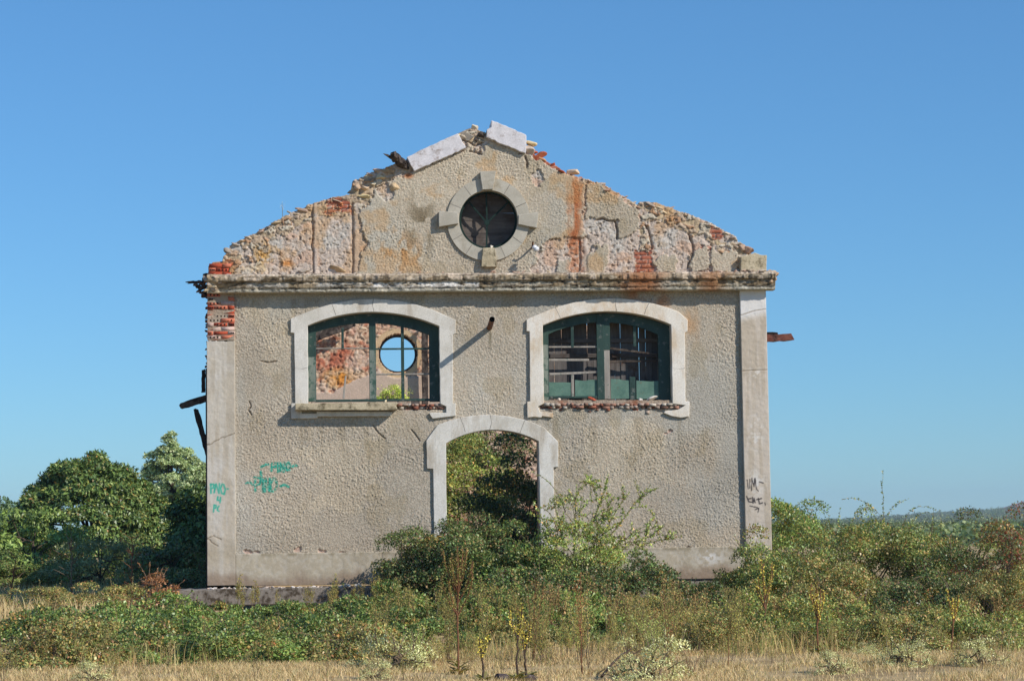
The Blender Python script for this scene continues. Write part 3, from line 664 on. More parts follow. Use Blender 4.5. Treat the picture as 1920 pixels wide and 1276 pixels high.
cor = cornice(P(389, 530)[0], P(1448, 520)[0], 0.012, 'cornice', ruin)
items = []
for i in range(26):        # shattered end of the cornice and its hanging fragments
    px, py = RNG.uniform(384, 442), RNG.uniform(520, 550); x, z = P(px, py); s = RNG.uniform(0.03, 0.07)
    items.append(((x, RNG.uniform(-0.24, -0.05), z), (s*1.5, s, s*0.8), SC[RNG.integers(len(SC))], RNG))
for i in range(30):
    px = RNG.uniform(1290, 1448); x, z = P(px, 514); s = RNG.uniform(0.02, 0.05)
    items.append(((x, RNG.uniform(-0.30, -0.05), zc+0.02), (s*1.8, s, s*0.6), SC[RNG.integers(len(SC))], RNG))
for i in range(40):
    px = RNG.uniform(440, 1290); x, z = P(px, 514); s = RNG.uniform(0.012, 0.035)
    items.append(((x, RNG.uniform(-0.28, -0.05), zc+0.03), (s*1.8, s, s*0.6), SC[RNG.integers(len(SC))], RNG))
for px, py, s in ((1446, 519, .08), (1441, 530, .06), (1447, 527, .05)):
    x, z = P(px, py); items.append(((x, -0.24, z), (s*1.2, s*1.6, s*.8), (190, 160, 130), RNG))
rocks_obj('cornice_rubble', items, M['stone'], cor)
# ragged rubble down the left corner
items = []
for i in range(46):
    py = RNG.uniform(535, 700) if i < 36 else RNG.uniform(520, 560); px = 387.2+RNG.uniform(-2.8, 1.5)-(8 if i >= 36 else 0)*RNG.random(); x, z = P(px, py, 0.1); s = RNG.uniform(0.015, 0.038)
    items.append(((x+.012, RNG.uniform(0.0, 0.3), z), (s*1.1, s*1.6, s*0.9), [(96, 74, 60), (120, 84, 66), (80, 66, 58)][RNG.integers(3)], RNG))
rocks_obj('corner_rubble', items, M['stone'], front)

# block left standing on the right end of the cornice
m = MB(); m.prism(jag(PL([(1386, 512), (1386, 483), (1398, 481), (1412, 475.5), (1424, 480), (1435, 480), (1434, 511)]), 0.06, 0.005, RR), -0.16, 0.25)
m.build('corner_block', M['sill'], ruin, 0.01)

# ---- raking copings ----
for poly, yb in (([(762, 297), (810, 274), (858, 252), (873, 279), (825, 301), (776, 323)], -0.12), ([(912, 245), (920, 241), (920.5, 228), (953, 241), (986, 256), (985, 290), (947, 275), (911, 259)], -0.12)):
    m = MB(); m.prism(jag(PL(poly), 0.05, 0.009, RR), yb, 0.42); m.build('coping_slab', M['coping'], ruin, 0.008)

# ---- surrounds of the openings ----
def surround(name, inner, outer, mat, parent, y0=-0.075, y1=0.13):
    """inner: left foot -> arch -> right foot; outer: right foot -> ... -> left foot (photo pixels)"""
    m = MB(); pts = PL(inner+outer); m.prism(jag(pts, 0.10, 0.0025, RR), y0, y1)
    return m.build(name, mat, parent, 0.007)
def sash(parts, name, mat, parent, bevel=0.004):
    m = MB()
    for q in parts:
        k, y0, y1 = q[0], q[-2], q[-1]
        if k == 'b':
            (x0, z0), (x1, z1) = P(q[1], q[4]), P(q[3], q[2]); m.box(min(x0, x1), max(x0, x1), y0, y1, min(z0, z1), max(z0, z1))
        else: m.prism(PL(q[1]), y0, y1)
    return m.build(name, mat, parent, bevel)

def brick_rubble(name, rows, parent, yb):
    """broken brick courses: rows of (px0, px1, py_top, py_bottom, front y)"""
    Vs, Fs, Cs, o = [], [], [], 0
    cols = [(152, 96, 76), (172, 128, 108), (190, 168, 150), (200, 188, 172), (138, 104, 88), (176, 154, 138)]
    for a, b, t, bo, yf in rows:
        px = a
        while px < b:
            w = RR.uniform(5, 15); x0, z1 = P(px, t+RR.uniform(-.8, .8)); x1, z0 = P(min(px+w, b+3), bo+RR.uniform(-.8, 1.2)); m = MB()
            if RR.random() > .06:
                m.box(x0, x1-.001, yf+RR.uniform(-.035, .03), yb, z0, z1, Matrix.Rotation(RR.uniform(-.05, .05), 3, 'Y'), .006, RR)
                Vs.append(np.array(m.v)); Fs.append(np.array(m.f)+o); o += 8; Cs.append(np.tile(lin(cols[RR.randrange(6)])*RR.uniform(.75, 1.1), (8, 1)))
            px += w
    return np_obj(name, np.concatenate(Vs), np.concatenate(Fs), M['brick'], parent, np.concatenate(Cs))
# left window
win = sash([('b', 577, 606, 592, 752, .12, .185), ('b', 806, 606, 824, 752, .12, .185), ('b', 693, 590, 699, 752, .118, .19), ('b', 699.4, 590, 704.5, 752, .116, .187), ('b', 591, 746, 807, 752.5, .123, .183),
            ('p', arc3((577, 612), (699, 586.5), (824, 613))+arc3((808, 628), (699, 604.5), (590, 622)), .122, .182),
            ('b', 640, 612, 644.6, 652, .135, .165), ('b', 753, 608, 757.6, 748, .135, .165), ('b', 704, 650.3, 807, 654.4, .137, .163)], 'window', M['green'], ruin)
tag(win, 'open green window through which the back wall and sky show')
for q in (('b', 591, 650, 694, 653, .137, .163), ('b', 704, 698, 807, 702, .137, .163), ('p', [(642, 746), (646, 746), (650, 703), (646.5, 703)], .136, .164)): sash([q], 'muntin', M['bare_wood'], win)
for q in (('b', 577.3, 668, 591.5, 751.5, .117, .186), ('b', 693.3, 655, 704.2, 747, .1135, .191)): sash([q], 'stile', M['green_grey'], win)  # lower stile and mullion recoloured paler, sunlight put into the paint
surround('window_surround', [(578, 757)]+arc3((577, 611), (699, 585.5), (823, 612), 18)+[(825, 757)],
         [(836, 762), (836, 774), (804, 774), (807, 780), (811, 785), (834, 782), (854, 780), (854, 756), (849, 756), (849, 628), (854, 625.5), (854, 600)] + arc3((822, 586), (699, 561), (583, 583), 16) +
         [(545, 598), (545, 624), (551.5, 625), (553.5, 756), (546, 756), (546.5, 785), (596, 784), (596, 775), (566, 775), (566, 762)], M['surround'], win)
m = MB(); m.prism(jag(PL([(554, 770), (554, 757.6), (700, 755.6), (746, 756), (742, 762), (745, 768), (735, 770.3), (650, 770)]), 0.05, 0.003, RR), -0.27, 0.22)
m.build('window_sill', M['sill'], win, 0.008)
m = MB(); m.prism(jag(PL([(594, 780.6), (594, 771.3), (736, 772), (732, 780)]), 0.05, 0.003, RR), -0.11, 0.02); m.build('apron_moulding', M['surround'], win, 0.006)
brick_rubble('broken_sill', [(744, 842, 757, 761, -.05), (748, 838, 762, 766.5, -.02), (760, 812, 767, 771, .0)], win, .10)

# right window, boarded from inside
win2 = sash([('b', 1017, 606, 1029, 752, .12, .185), ('b', 1238, 606, 1259, 752, .12, .185), ('b', 1122, 588, 1133, 748, .114, .19), ('b', 591+427, 606, 1022, 740, .121, .18), ('b', 1028, 741, 1124, 746, .123, .183),
             ('p', arc3((1017, 612), (1146, 586), (1259, 611))+arc3((1238, 627), (1146, 603), (1028, 626)), .122, .182),
             ('b', 1072, 608, 1077, 650, .135, .165), ('b', 1189.5, 606, 1194, 648, .135, .165), ('b', 1183, 705, 1193, 748, .136, .166)], 'window', M['green'], ruin)
tag(win2, 'green framed window boarded up from inside with grey planks')
sash([('b', 1133.4, 655, 1144.5, 747, .117, .186)], 'stile', M['bare_wood'], win2)
sash([('b', 1133.4, 588, 1144.5, 654.6, .119, .186)], 'stile', M['green'], win2)
sash([('b', 1017.3, 645, 1028.5, 751, .118, .186)], 'stile', M['green_grey'], win2)  # sunlit tone of the lower left stile, given as colour
for q in (('p', [(1028, 647.4), (1123, 647.2), (1123, 650.2), (1028, 650.6)], .137, .163), ('p', [(1030, 671), (1106, 671), (1106, 675.5), (1030, 675.5)], .132, .158), ('p', [(1031, 698), (1076, 696), (1123, 694.5), (1123, 698), (1078, 700.5), (1033, 702)], .134, .16), ('b', 1073, 701, 1077.5, 742, .139, .161)): sash([q], 'muntin', M['bare_wood'], win2)
for q in (('p', [(1145, 648.5), (1238, 661), (1238, 664.5), (1145, 653)], .20, .225), ('p', [(1145, 673), (1238, 671), (1238, 675), (1145, 677.5)], .30, .325)): sash([q], 'cross_board', M['timber'], win2)
surround('window_surround', [(1019, 757)]+arc3((1017, 610.5), (1146, 584.5), (1257, 609), 18)+[(1260, 757)],
         [(1284, 760), (1270, 768), (1246, 771), (1243, 774), (1258, 780), (1275, 783), (1291, 781), (1291.5, 752.5), (1284, 752.5), (1283, 624.5), (1288, 621), (1288, 600)]+arc3((1271, 585), (1150, 560), (1025, 583), 16) +
         [(986.5, 599.5), (986.5, 621.5), (992, 622), (993, 752.5), (987.5, 753), (988, 783), (1000, 781.5), (1014, 783), (1016, 780), (1036, 783), (1036, 774), (1012, 772), (1008, 762)], M['surround_warm'], win2)
mpl = []
rr = random.Random(9); xx = 1006.0
m = MB()
while xx < 1280:
    w = rr.uniform(9, 14); z1 = P(xx, rr.uniform(570, 590), .5)[1]; z0 = P(xx, 790, .5)[1]; a, _ = P(xx, 700, .5); b, _ = P(xx+w-rr.choice([0.12, 0.15, 0.15, 0.75, 0.2]), 700, .5)
    yy = 0.50+rr.uniform(-0.008, 0.012); m.box(a, b, yy, yy+0.022, z0, z1, Matrix.Rotation(rr.uniform(-0.006, 0.006), 3, 'Y')); xx += w
m.build('plank_boarding', M['plank'], win2, 0.002)
for a, b, c in ((1022, 1300, 640), (1000, 1290, 668)):
    (x0, z0), (x1, z1) = P(a, c+3, .46), P(b-30, c-3, .46); m = MB(); m.box(x0, x1, .455, .485, z0, z0+0.07); m.build('batten', M['plank_h'], win2, 0.003)
for a, b, t, bo in ((1028, 1072, 716, 742), (1078, 1122, 712, 742), (1145, 1183, 710, 747), (1193, 1239, 713, 747)):
    (x0, z1), (x1, z0) = P(a, t, .155), P(b, bo, .155); m = MB(); h_ = z1-z0; m.prism(jag([(x0, z0), (x1, z0), (x1, z1-h_*rr.uniform(-.05, .12)), (x0+(x1-x0)*.6, z1-h_*rr.uniform(0, .1)), (x0+(x1-x0)*.45, z1-h_*rr.uniform(.0, .08)), (x0, z1)], .3, .003, rr), .150, .158)
    m.build('panel', M['green_pale'], win2)
brick_rubble('broken_sill', [(1020, 1272, 756, 760.5, -.06), (1010, 1276, 761, 765.5, -.045), (1030, 1250, 766, 769.5, -.015), (1075, 1130, 770, 773, .0), (1170, 1215, 770, 775, -.01)], win2, .10)
m = MB(); m.prism(jag(PL([(1016, 762), (1016, 750), (1262, 750), (1262, 760)]), 0.05, 0.004, RR), -0.03, 0.24); m.build('sill_bed', M['wall_plain'], win2, 0.006)

# round window in the gable
ring = MB(); r0, r1, nn = OR, 77.5, 64
for i in range(nn):
    a, b = 2*math.pi*i/nn, 2*math.pi*(i+1)/nn
    q = [P(OC[0]+r*math.cos(t), OC[1]+r*math.sin(t)) for r, t in ((r0, a), (r1, a), (r1, b), (r0, b))]
    y0, y1 = -0.075, 0.16
    ring.add([(x, y0, z) for x, z in q]+[(x, y1, z) for x, z in q], [(0, 1, 2, 3), (0, 3, 7, 4), (1, 5, 6, 2)])
eye = ring.build('round_window', M['cement'], ruin)
bm = bmesh.new(); bm.from_mesh(eye.data); bmesh.ops.remove_doubles(bm, verts=bm.verts, dist=0.0005); bmesh.ops.recalc_face_normals(bm, faces=bm.faces); bm.to_mesh(eye.data); bm.free()
tag(eye, 'round window with stone ring, four keystones and boards behind its spokes')
for i, poly in enumerate(([(899, 324), (929, 322.5), (923.5, 357), (903.5, 358)], [(822, 398), (858, 400), (859, 421.5), (822.5, 427.5)], [(1008.5, 399.5), (1005.5, 429.5), (970.5, 422.5), (971, 405)], [(904.5, 466.5), (927, 466.5), (931, 502), (901.5, 502)])):
    m = MB(); m.prism(jag(PL(poly), 0.07, 0.003, RR), -0.145, -0.02); m.build('keystone', M['sill'] if i == 3 else M['cement'], eye, 0.007)
m = MB()                                               # joints of the ring stones
for t in (-0.42, -1.02, -2.2, -2.75, 0.62, 1.15, 2.15, 2.62):
    q = [P(OC[0]+r*math.cos(t)+dx*math.sin(t), OC[1]+r*math.sin(t)-dx*math.cos(t)) for r, dx in ((56, -.5), (77, -.5), (77, .5), (56, .5))]
    m.add([(x, -0.0765, z) for x, z in q], [(0, 1, 2, 3)])
m.build('mortar_joint', M['footing'], eye)
m = MB()
for (ra, rb, y0, y1) in ((50.5, 56, .10, .16),):
    for i in range(nn):
        a, b = 2*math.pi*i/nn, 2*math.pi*(i+1)/nn
        q = [P(OC[0]+r*math.cos(t), OC[1]+r*math.sin(t), .1) for r, t in ((ra, a), (rb, a), (rb, b), (ra, b))]
        m.add([(x, y0, z) for x, z in q]+[(x, y1, z) for x, z in q], [(0, 1, 2, 3), (0, 3, 7, 4)])
hub = (OC[0]-2, OC[1]+5)
for x1, y1 in ((OC[0]-3.5, OC[1]-51), (OC[0]-36, OC[1]-34), (OC[0]+37, OC[1]-33), (OC[0]-3, OC[1]+51)):
    L = math.hypot(x1-hub[0], y1-hub[1]); nx_, ny_ = (y1-hub[1])/L*1.5, -(x1-hub[0])/L*1.5
    m.prism(PL([(hub[0]+nx_, hub[1]+ny_), (x1+nx_, y1+ny_), (x1-nx_, y1-ny_), (hub[0]-nx_, hub[1]-ny_)], .11), .115+0.002*RR.random(), .14)
m.prism(PL([(hub[0]+5*math.cos(t*math.pi/5), hub[1]+5*math.sin(t*math.pi/5)) for t in range(10)], .11), .11, .145)
m.build('spoke_frame', M['green_dark'], eye)
m = MB(); yy = 350.0
while yy < 475:
    w = rr.uniform(10.5, 14); x0, z1 = P(846, yy, .3); x1, z0 = P(984, yy+w-rr.choice([0.15, 0.2, 0.6]), .3); y = .29+rr.uniform(-.006, .006)
    m.box(x0, x1, y, y+.02, z0, z1, Matrix.Rotation(rr.uniform(-0.005, 0.005), 3, 'Y')); yy += w
m.build('plank_boarding', M['plank_h'], eye, 0.002)
def joints(lines, y, parent):
    for ln in lines:
        m = MB(); q = PL(ln); n_ = len(q); w_ = .004
        m.prism([(x-w_+rr.uniform(-.002, .002), z) for x, z in q]+[(x+w_, z-.003) for x, z in q[::-1]], y-.0015, y+.01); m.build('hairline_joint', M['footing'], parent)
joints(([(700, 561.5), (698, 572), (701, 585)], [(622, 569), (626, 580), (630, 591.5)], [(553, 690), (566, 692), (577, 689)], [(849, 682), (838, 684), (825, 682)]), -.075, win)
joints(([(1154, 560.5), (1153, 572), (1155, 584)], [(1216, 568), (1210, 580), (1207, 590)], [(1040, 576.5), (1046, 588), (1050, 597)], [(1284, 690), (1272, 692), (1260, 690)]), -.075, win2)
# doorway
door = surround('doorway_surround', [(838, 1088)]+arc3((836, 831), (919, 806), (1009, 827), 18)+[(1015, 1088)],
                [(1042, 1088), (1037, 876), (1046, 875), (1046, 828)]+arc3((1019, 801), (919, 777.7), (820, 797), 16)+[(799, 826), (800, 878), (811.5, 879), (815, 1088)], M['surround'], ruin, -0.072, 0.16)
joints(([(919, 778), (921, 792), (918, 805)], [(862, 781), (868, 796), (872, 809)], [(983, 788.5), (978, 801), (974, 812)]), -.072, door)
tag(door, 'whitewashed arched doorway half buried in brambles')

# ---- side and back walls, roof timbers ----
ze = zc-0.1
def side_wall(x0, x1):
    zs = [(0.45, ze)]; y = 0.5
    while y < 25.5: y += RR.uniform(0.3, 0.8); zs.append((min(y, 25.6), ze-RR.uniform(0, 0.5)-(0.9 if 6 < y < 9 else 0)-3.6*float(sstep(11, 15, y))))  # unseen rear tops lowered on purpose so sun reaches the chestnut tree
    m = MB(); poly = [(0.45, 0.1)]+zs+[(25.6, 0.1)]; n = len(poly)
    vs = [(x0, a, b) for a, b in poly]+[(x1, a, b) for a, b in poly]
    m.add(vs, [tuple(range(n-1, -1, -1)), tuple(range(n, 2*n))]+[(i, (i+1) % n, n+(i+1) % n, n+i) for i in range(n)])
    return m.build('side_wall', M['wall_plain'], ruin)
side_wall(pil_x0+0.02, pil_x0+0.5); side_wall(pr1-0.5, pr1-0.02)
m = MB(); m.box(pr1-0.02, pr1+0.055, 0.30, 6.0, 0.2, P(1440, 709, .3)[1]); m.build('side_cladding', M['cladding'], ruin, 0.01)
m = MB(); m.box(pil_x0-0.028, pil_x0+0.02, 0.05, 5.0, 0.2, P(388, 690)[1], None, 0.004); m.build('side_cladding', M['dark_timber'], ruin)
YB = 25.0
BO = (746, 662); BR = 36.5
def back_fn(X, Z, PX, PY):
    n1 = fbm(X*2.2, Z*2.2, 211, 4); n2 = fbm(X*6, Z*6, 213, 4); n3 = fbm(X*14, Z*14, 217, 3)
    s1, s2, sid = worley(X*6.5+n1, Z*9+n2, 219); ed = sstep(0.02, 0.2, s2-s1)
    ys = YB-0.07*ed*(0.4+0.6*sid)+0.05*(n3-0.5); cs = mixc((208, 180, 152), (198, 154, 124), sid); cs = mixc(cs, (216, 190, 160), sstep(0.7, 0.75, sid)); cs = mixc((168, 134, 114), cs, ed*0.7+0.3)
    red = np.clip(1.3-np.hypot((PX-620)/55, (PY-668)/32), 0, 1)*sstep(0.42, 0.56, n2); cs = mixc(cs, (176, 94, 68), np.clip(red*.9, 0, 0.75))
    cs = mixc(cs, (178, 98, 72), sstep(0.58, 0.68, fbm(X*5.3, Z*8, 223, 4))*0.6)
    och = np.clip(1.3-np.hypot((PX-640)/34, (PY-708)/18), 0, 1); cs = mixc(cs, (208, 138, 56), och*0.9)
    cs = mixc(cs, (212, 190, 172), sstep(0.5, 0.6, n1)*0.5)
    sm = inpoly(PX+10*(n2-0.5), PY+10*(n1-0.5), [(615, 760), (628, 728), (660, 715), (700, 700), (712, 690), (712, 705), (745, 705), (790, 705), (830, 690), (830, 770), (610, 770)]) | inpoly(PX, PY, [(590, 770), (590, 735), (630, 738), (640, 770)])
    y = np.where(sm, YB-0.07+0.02*n1, ys); C = np.where(sm[..., None], mixc((204, 178, 158), (188, 166, 146), n2), cs)
    q = np.hypot(PX-BO[0], PY-BO[1]); rim = np.clip(1.0-np.abs(q-BR-5)/5.5, 0, 1); rim = sstep(0, 0.3, rim); y = np.where(rim > 0.3, YB-0.02, y); C = mixc(C, (206, 176, 136), rim*0.9)
    return y, C
def back_mask(x, z, px, py): return (np.hypot(px-BO[0], py-BO[1]) > BR) & (z < 8.9-np.abs(x)*0.36+0.5*(fbm(x*2, z*0, 227, 3)-0.5))
bw = hf('back_wall', -4.75, 4.75, 0.1, 9.2, 0.03, back_fn, M['masonry'], ruin, back_mask, YB+0.55, YB)
m = MB()
for i in range(40):
    a, b = 2*math.pi*i/40, 2*math.pi*(i+1)/40
    q = [P(BO[0]+r*math.cos(t), BO[1]+r*math.sin(t), YB) for r, t in ((BR-4.0, a), (BR+1, a), (BR+1, b), (BR-4.0, b))]
    m.add([(x, YB+0.30, z) for x, z in q]+[(x, YB+0.5, z) for x, z in q], [(0, 1, 2, 3), (0, 3, 7, 4)])
m.build('round_opening_frame', M['dark_timber'], bw)
x, z = P(795, 700, YB-0.3); beam((x, YB-0.3, z-3.5), (x+0.03, YB-0.3, P(795, 605, YB-.3)[1]), .16, .14, RNG, 18, .012, .9, 'standing_post', M['timber'], bw)
a = V3(585, 634, YB-0.5); b = V3(668, 603, YB-0.5); beam(a, b, .20, .22, RNG, 12, .015, .9, 'fallen_rafter', M['timber'], bw)
m = MB(); x0, z0 = P(690, 752, YB-.25); x1, _ = P(770, 752, YB-.25); m.box(x0, x1, YB-0.5, YB+.05, z0-.25, z0-.02, None, .02); m.build('wall_ledge', M['wall_plain'], bw, 0.02)
# eaves timbers sticking out of the side walls
beam((pil_x0+0.2, 1.0, P(384, 738, 1)[1]), (P(338, 762, 1)[0], 1.0, P(338, 761, 1)[1]), .11, .11, RNG, 12, .006, .8, 'eaves_beam', M['timber'], ruin)
beam((P(383, 832, .9)[0]+.06, .9, P(383, 850, .9)[1]), (P(367, 768, .9)[0], .9, P(367, 766, .9)[1]), .085, .085, RNG, 12, .006, .9, 'brace', M['dark_timber'], ruin)
beam((P(381, 735, .8)[0], .8, P(381, 735, .8)[1]), (P(382, 692, .8)[0], .8, P(382, 692, .8)[1]), .055, .08, RNG, 8, .006, .9, 'wall_post', M['dark_timber'], ruin)
beam((pr1-0.2, 1.2, P(1437, 636, 1.2)[1]), (P(1486, 631.5, 1.2)[0], 1.2, P(1484, 631.5, 1.2)[1]), .13, .13, RNG, 12, .006, .85, 'eaves_beam', M['red_timber'], ruin)
beam((pr1-0.2, 1.24, P(1437, 626, 1.2)[1]), (P(1456, 624, 1.2)[0], 1.24, P(1456, 626, 1.2)[1]), .12, .08, RNG, 9, .012, .6, 'batten_stub', M['dark_timber'], ruin)
beam((pil_x0+0.1, .3, P(384, 528, .3)[1]), (P(349, 530, .3)[0], .3, P(349, 529.5, .3)[1]), .10, .035, RNG, 12, .006, .8, 'broken_eaves_lath', M['dark_timber'], ruin)
items = []
for px, py, s in ((377, 529, .07), (371, 536, .06), (374, 545, .06), (380, 538, .08), (384, 553, .07), (368, 533, .05), (383, 522, .06), (387, 516, .07), (379, 548, .05)):
    x, z = P(px, py, .25); items.append(((x, .25, z), (s*1.2, s*1.8, s*.8), [(70, 56, 48), (112, 84, 66), (90, 70, 60)][RNG.integers(3)], RNG))
rocks_obj('eaves_rubble', items, M['stone'], ruin)
# the drain pipe stub and the porcelain insulator
p0 = V3(917, 617, 0.1); tip = Vector((p0.x+0.0, -0.72, p0.z+0.095)); dv = (tip-p0).normalized()
V_, F_ = tubes([(np.array([p0+dv*t for t in np.linspace(0, (tip-p0).length, 8)]), 0.046)], 16)
pipe = np_obj('drain_pipe', V_, F_, M['rust'], ruin, None, True)
V_, F_ = tubes([(np.array([tip-dv*0.30, tip-dv*0.15, tip+dv*0.001]), 0.039)], 16); F_ = F_[:, ::-1]; inn = np_obj('pipe_bore', V_, F_, M['black'], pipe)
m = MB(); q = dv.orthogonal().normalized(); w = dv.cross(q); m.add([tip-dv*0.12+(q*math.cos(t)+w*math.sin(t))*0.041 for t in np.linspace(0, 2*math.pi, 14)[:-1]], [tuple(range(13))]); m.build('bore_shade_disc', M['black'], pipe)  # black disc set across the bore as painted shade
b0 = V3(996, 465, 0.05)
hook = [b0, b0+Vector((0, -.22, -.02)), b0+Vector((.0, -.30, .0)), b0+Vector((.0, -.34, .06))]
V_, F_ = tubes([(np.array(hook), 0.016)], 8); ins = np_obj('wire_bracket', V_, F_, M['rust'], ruin)
c = b0+Vector((.02, -.36, -.03)); zz = np.array([0, .01, .03, .05, .055, .075, .08, .10, .12, .125]); ra = np.array([.0, .03, .045, .045, .03, .03, .05, .05, .035, .0])+.002
ax = Vector((.5, -.35, -.55)).normalized()
V_, F_ = tubes([(np.array([c+ax*(t-.03) for t in zz]), ra)], 14); np_obj('insulator', V_, F_, M['porcelain'], ins, None, True)

# ---- loose things lying on the masonry ----
def loose(name, px, py, y, size, col, label, cat):
    x, z = P(px, py, y); o = rocks_obj(name, [((0, 0, 0), size, col, RNG)], M['stone']); o.location = (x, y, z); return tag(o, label, cat)
loose('loose_stone', 890, 239, .05, (.105, .10, .085), (206, 192, 168), 'pale squarish stone perched on the very top of the gable', 'stone')
loose('loose_stone', 994, 268, .02, (.13, .12, .07), (232, 206, 156), 'cream yellow stone wedged behind the right end of the coping slab by the apex', 'stone')
loose('loose_stone', 995, 281, -.02, (.12, .11, .10), (196, 178, 160), 'grey stone tucked under the cream one beside the right coping slab', 'stone')
loose('loose_stone', 1075, 322, .05, (.125, .11, .085), (214, 186, 156), 'lone beige stone lying on the right slope above the rust streak', 'stone')
loose('loose_brick', 1010, 293, .03, (.16, .12, .07), (176, 96, 66), 'dark red brick lying on the gable edge right of the coping slab', 'brick')
loose('plaster_lump', 722, 752.5, -.06, (.045, .045, .035), (226, 206, 168), 'small cream lump on the sill of the open left window', 'rubble')
loose('plaster_lump', 1221, 747, .02, (.12, .09, .04), (222, 212, 200), 'long white plaster lump on the right end of the boarded window sill', 'rubble')
loose('plaster_lump', 1200, 749, .0, (.05, .05, .035), (216, 206, 196), 'small white lump left of the long one on the boarded window sill', 'rubble')
loose('plaster_lump', 1048, 749, .0, (.035, .04, .03), (226, 206, 186), 'tiny pale lump at the left end of the boarded window sill', 'rubble')
loose('loose_brick', 1111, 748.5, .02, (.10, .08, .035), (176, 86, 60), 'bright red brick piece on the boarded window sill below its mullion', 'brick')
loose('mortar_lump', 922, 463, -.08, (.035, .04, .04), (206, 196, 180), 'little mortar lump on top of the lowest keystone of the round window', 'rubble')
x0, z0 = P(772, 317, -.12); x1, z1 = P(737, 291, -.12)
o = beam((.42, .30, -.10), (-.12, -.30, .20), .20, .16, RNG, 16, .016, .7, 'rotten_timber', M['timber']); cx_, cz_ = P(752, 307, -.08); o.location = (cx_-.10, -.12, cz_-.02)
o.scale = (.62, 1, .75); tag(o, 'short rotten grey timber lying across the gable beside the left coping slab', 'timber')
o = beam((0, 0, 0), (-.36, -.12, .17), .045, .03, RNG, 9, .006, .5, 'split_plank', M['timber']); xq, zq = P(760, 311, -.2); o.location = (xq, -.2, zq+.02); tag(o, 'thin split board pointing left over the rotten gable timber', 'timber')

# ================================================================== VEGETATION
def nrmz(a): return a/(np.linalg.norm(a, axis=-1, keepdims=True)+1e-9)
def leaves(pos, ax, nm, L, W, col, fold=0.22, droop=0.0):
    """one folded rhombic leaf per row"""
    ax = nrmz(ax); sd = nrmz(np.cross(ax, nm)); nm = np.cross(sd, ax); L = L[:, None]; W = W[:, None]
    b = pos; t = pos+ax*L-nm*L*droop; l = pos+ax*L*0.42+sd*W*0.5+nm*W*fold; r = pos+ax*L*0.42-sd*W*0.5+nm*W*fold
    n = len(pos); V = np.stack([b, r, t, l], 1).reshape(-1, 3)
    F = np.arange(n*4).reshape(n, 4)
    return V, F, np.repeat(col, 4, 0)
def palette(rng, n, cols, wts, jit=0.16):
    c = lin(np.array(cols, float))[rng.choice(len(cols), n, p=np.array(wts, float)/sum(wts))]
    g_ = c @ np.array([.3, .6, .1]); c = c*.80+.20*g_[:, None]*np.array([1.12, 1.0, .72])
    return 2.25*np.array([1.03, 1.0, .82])*c*(1+rng.uniform(-jit, jit, (n, 1)))*(1+rng.uniform(-0.06, 0.06, (n, 3)))
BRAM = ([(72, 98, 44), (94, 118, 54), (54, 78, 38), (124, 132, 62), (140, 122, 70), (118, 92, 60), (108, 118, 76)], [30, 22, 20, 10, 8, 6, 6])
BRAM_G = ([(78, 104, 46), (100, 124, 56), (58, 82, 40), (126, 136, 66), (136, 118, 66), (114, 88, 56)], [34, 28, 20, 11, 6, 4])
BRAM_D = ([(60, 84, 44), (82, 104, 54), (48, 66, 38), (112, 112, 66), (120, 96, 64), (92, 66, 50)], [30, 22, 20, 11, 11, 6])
DRYISH = ([(112, 116, 62), (134, 124, 72), (88, 104, 54), (152, 126, 78), (128, 84, 54), (76, 92, 48)], [24, 20, 20, 16, 10, 10])
ROSE = ([(104, 126, 58), (124, 140, 70), (84, 104, 50), (150, 146, 70), (176, 130, 58), (140, 104, 60)], [34, 24, 22, 12, 4, 4])
HEDGE = ([(86, 106, 48), (112, 126, 56), (66, 86, 42), (136, 132, 66), (146, 118, 62), (118, 90, 58)], [28, 22, 20, 14, 10, 7])
REDS = ([(112, 52, 40), (134, 66, 46), (84, 44, 36), (76, 82, 44), (98, 100, 52), (60, 74, 40)], [18, 12, 12, 22, 18, 18])
CHEST = ([(64, 88, 42), (82, 106, 48), (50, 72, 34), (110, 126, 72), (126, 122, 58), (126, 92, 50)], [32, 26, 22, 12, 6, 2])
POPLAR = ([(112, 130, 92), (130, 146, 110), (92, 110, 74), (146, 158, 126)], [30, 30, 25, 15])
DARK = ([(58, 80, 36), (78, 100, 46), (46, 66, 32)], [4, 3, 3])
BROWN = ([(124, 80, 52), (142, 94, 62), (100, 62, 42), (154, 116, 84)], [3, 3, 2, 1])
PALE = ([(150, 154, 112), (166, 168, 130), (128, 134, 92), (170, 162, 126)], [3, 3, 2, 1])
YEL = ([(176, 156, 50), (190, 170, 66), (134, 128, 56), (112, 112, 50)], [3, 2, 2, 2])
STRAW_W = ([(160, 140, 104), (140, 122, 86), (120, 116, 72)], [1, 1, 1])
OLIVE = ([(104, 102, 54), (122, 116, 64), (86, 88, 46), (122, 98, 60)], [3, 2, 2, 2])

